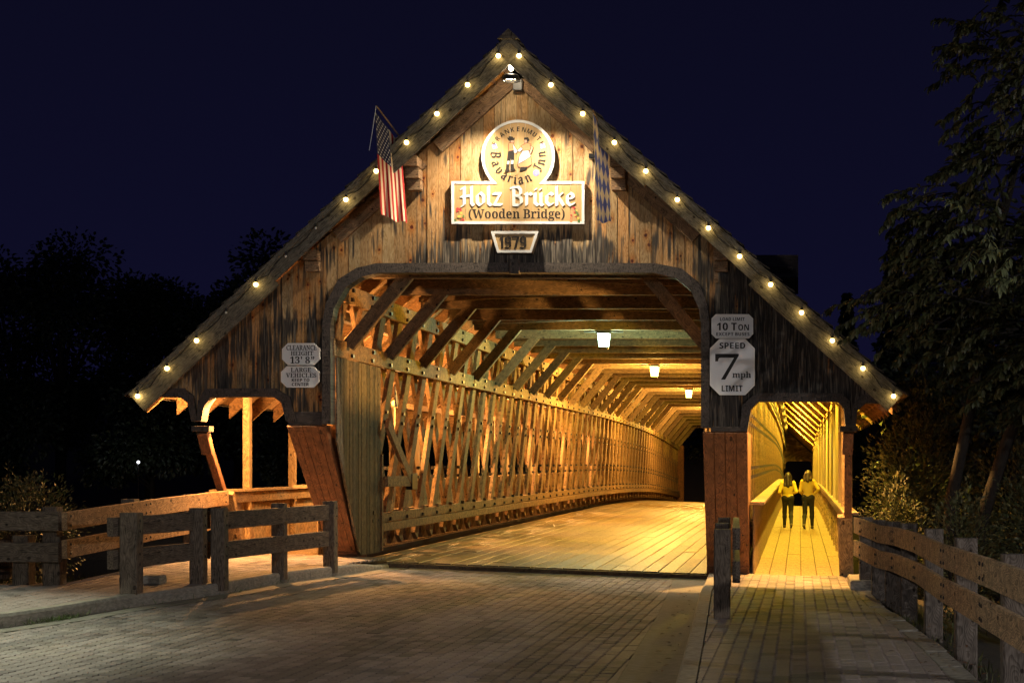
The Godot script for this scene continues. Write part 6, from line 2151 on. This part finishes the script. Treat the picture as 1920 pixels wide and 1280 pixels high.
func build_plants() -> void:
	near_tree()
	rng.seed = 505
	bush("round leafy bush with three upright shoots behind the end fence", Vector3(-11.15, -0.1, -22.6), Vector3(0.85, 1.45, 0.8), 5200, [[-0.55, 0.1, 1.92], [-0.22, 0.0, 1.90], [0.12, 0.1, 1.88]], "leaf_bush", 0.05)
	bush("low dark bush at the frame edge beyond the barrel tub", Vector3(-12.6, -0.1, -22.9), Vector3(0.9, 1.3, 0.8), 3600, [], "leaf_bush", 0.05)
	bush("bush with bright upright twigs behind the middle of the bank fence", Vector3(2.12, -0.55, -20.2), Vector3(0.52, 1.62, 0.5), 2600, [[-0.62, 0.3, 1.72], [-0.40, 0.35, 1.80], [-0.1, 0.3, 2.0], [0.25, 0.3, 2.02], [-0.75, 0.3, 1.45]], "leaf_pale", 0.062)
	bush("large dark bush behind the near end of the bank fence", Vector3(3.2, -0.6, -19.6), Vector3(0.95, 1.95, 0.8), 5200, [[-0.3, 0.2, 2.1], [0.2, 0.2, 2.2]], "leaf_bush", 0.06)
	bush("tall dense shrub beside the walkway rail, darkest at its top", Vector3(2.25, -1.9, -30.2), Vector3(1.15, 4.4, 1.0), 7000, [], "leaf_bush", 0.085)
	bush("low shrub against the walkway post under the eave", Vector3(1.75, -1.2, -28.0), Vector3(0.6, 2.3, 0.6), 3200, [], "leaf_bush", 0.07)
	bush("wide dark shrub on the bank between the twin trunks and the fence", Vector3(4.2, -1.2, -27.5), Vector3(1.5, 2.9, 1.1), 6000, [], "leaf_bush", 0.08)
	far_tree("dark rounded tree standing just behind the leafy tree's sprays", Vector3(4.6, -3.0, -34.0), 9.6, 5.4, false, 600, 6500, 0.15)
	far_tree("dark tree at the frame edge behind the leafy tree", Vector3(7.4, -3.0, -35.0), 11.5, 6.0, false, 601, 6500, 0.16)
	far_tree("small dark pine whose tip shows just past the eave bulbs", Vector3(3.0, -1.0, -99.0), 14.0, 4.6, true, 602, 6000, 0.26)
	far_tree("taller dark pine beside the small one, half hidden by leaves", Vector3(6.2, -1.0, -103.0), 18.0, 6.4, true, 603, 6000, 0.28)
	var spots := [[-53, 106, 17.5, 11, "dark tree at the frame edge across the river"], [-47.5, 101, 18.6, 10, "tallest dark tree across the river, with a flat top"], [-43.0, 104, 16.6, 9, "dark tree across the river sloping down to the gap of sky"], [-36.8, 103, 16.2, 9.5, "dark tree across the river just past the gap of sky"], [-31.8, 100, 18.2, 9, "dark tree across the river touching the gable roof"], [-26.5, 104, 15.0, 9, "dark tree across the river behind the lower gable roof"], [-40.0, 97, 7.5, 8, "low dark tree on the far bank under the gap of sky"], [-21.0, 103, 12.0, 9, "dark tree on the far bank seen through the side walkway"], [-15.0, 101, 11.0, 8.5, "dark tree on the far bank next to the far end of the bridge"], [-49.0, 97, 8.0, 9, "low dark tree across the river below the tallest one"], [-29.0, 97, 7.0, 8, "low dark tree across the river below the roof eave"], [-4.5, 128, 13.0, 14, "dark tree standing beyond the far end of the road"], [10.5, 104, 15.0, 9, "dark tree across the river beyond the pines"]]
	for i in spots.size():
		var s = spots[i]
		far_tree(s[4], Vector3(s[0], -1.0, -s[1]), s[2], s[3], false, 700 + i, 11000, 0.26)
	# grass along the fence feet
	rng.seed = 808
	var blade := leaf_mesh(0.16, 0.012, M.grass, 0.5)
	var tufts := []
	for i in 1500:
		var right := i % 2 == 0
		var d := rng.randf_range(12.0, 23.0)
		var x: float = along(PATH_R, d) + rng.randf_range(0.25, 0.9) if right else rng.randf_range(-12.5, -9.6)
		if not right:
			d = rng.randf_range(20.6, 22.2)
		var y: float = -0.30 - maxf(0.0, (x - 1.3) * 0.22) if right else ground(-9.5, 20.5) + 0.02
		tufts.append(aimed(Vector3(rng.randf_range(-0.6, 0.6), 1.0, rng.randf_range(-0.6, 0.6)).normalized(), rng.randf() * TAU, rng.randf_range(0.5, 1.3), Vector3(x, y, -d)))
	var g := Node3D.new()
	g.name = "grass"
	add_child(g)
	g.set_meta("kind", "stuff")
	g.set_meta("label", "thin grass at the feet of the fences")
	cloud(g, "blades", blade, tufts, [Color(1, 1, 1), Color(1.4, 1.15, 0.7)])
	# fallen leaves along the edging and in the gutter, and weeds in the kerb joint
	rng.seed = 909
	var dead := []
	for i in 170:
		var d := rng.randf_range(11.5, 24.0)
		var x: float = along(PATH_R, d) + rng.randfn(0.18, 0.22)
		var y := ground(x, d) + UP + 0.012
		if i % 4 == 0:
			x = along(KERB_R, d) - rng.randf_range(0.02, 0.3)
			y = ground(x, d) + 0.012
		dead.append(aimed(Vector3(rng.randf_range(-1, 1), rng.randf_range(-0.1, 0.12), rng.randf_range(-1, 1)).normalized(), 0.0, rng.randf_range(0.5, 1.0), Vector3(x, y, -d)))
	var fl := Node3D.new()
	fl.name = "fallen_leaves"
	add_child(fl)
	fl.set_meta("kind", "stuff")
	fl.set_meta("label", "dry fallen leaves along the edging and the gutter")
	cloud(fl, "dry_leaves", leaf_mesh(0.075, 0.035, M.leaf_fallen, 0.12), dead, [Color(1, 1, 1), Color(1.2, 0.8, 0.6), Color(0.6, 0.6, 0.5)])
	var weeds := []
	for i in 260:
		var d := 17.9 + rng.randfn(0.0, 0.25) if i < 160 else rng.randf_range(14.5, 23.0)
		var x: float = along(KERB_L, d) + rng.randf_range(0.01, 0.10)
		weeds.append(aimed(Vector3(rng.randf_range(-0.8, 0.8), 0.7, rng.randf_range(-0.8, 0.8)).normalized(), rng.randf() * TAU, rng.randf_range(0.3, 0.65), Vector3(x, ground(x, d), -d)))
	var wd := Node3D.new()
	wd.name = "weeds"
	add_child(wd)
	wd.set_meta("kind", "stuff")
	wd.set_meta("label", "green weeds in the joint at the foot of the tall kerb")
	cloud(wd, "weed_blades", blade, weeds, [Color(1.3, 1.5, 0.8), Color(1, 1.2, 0.7)])
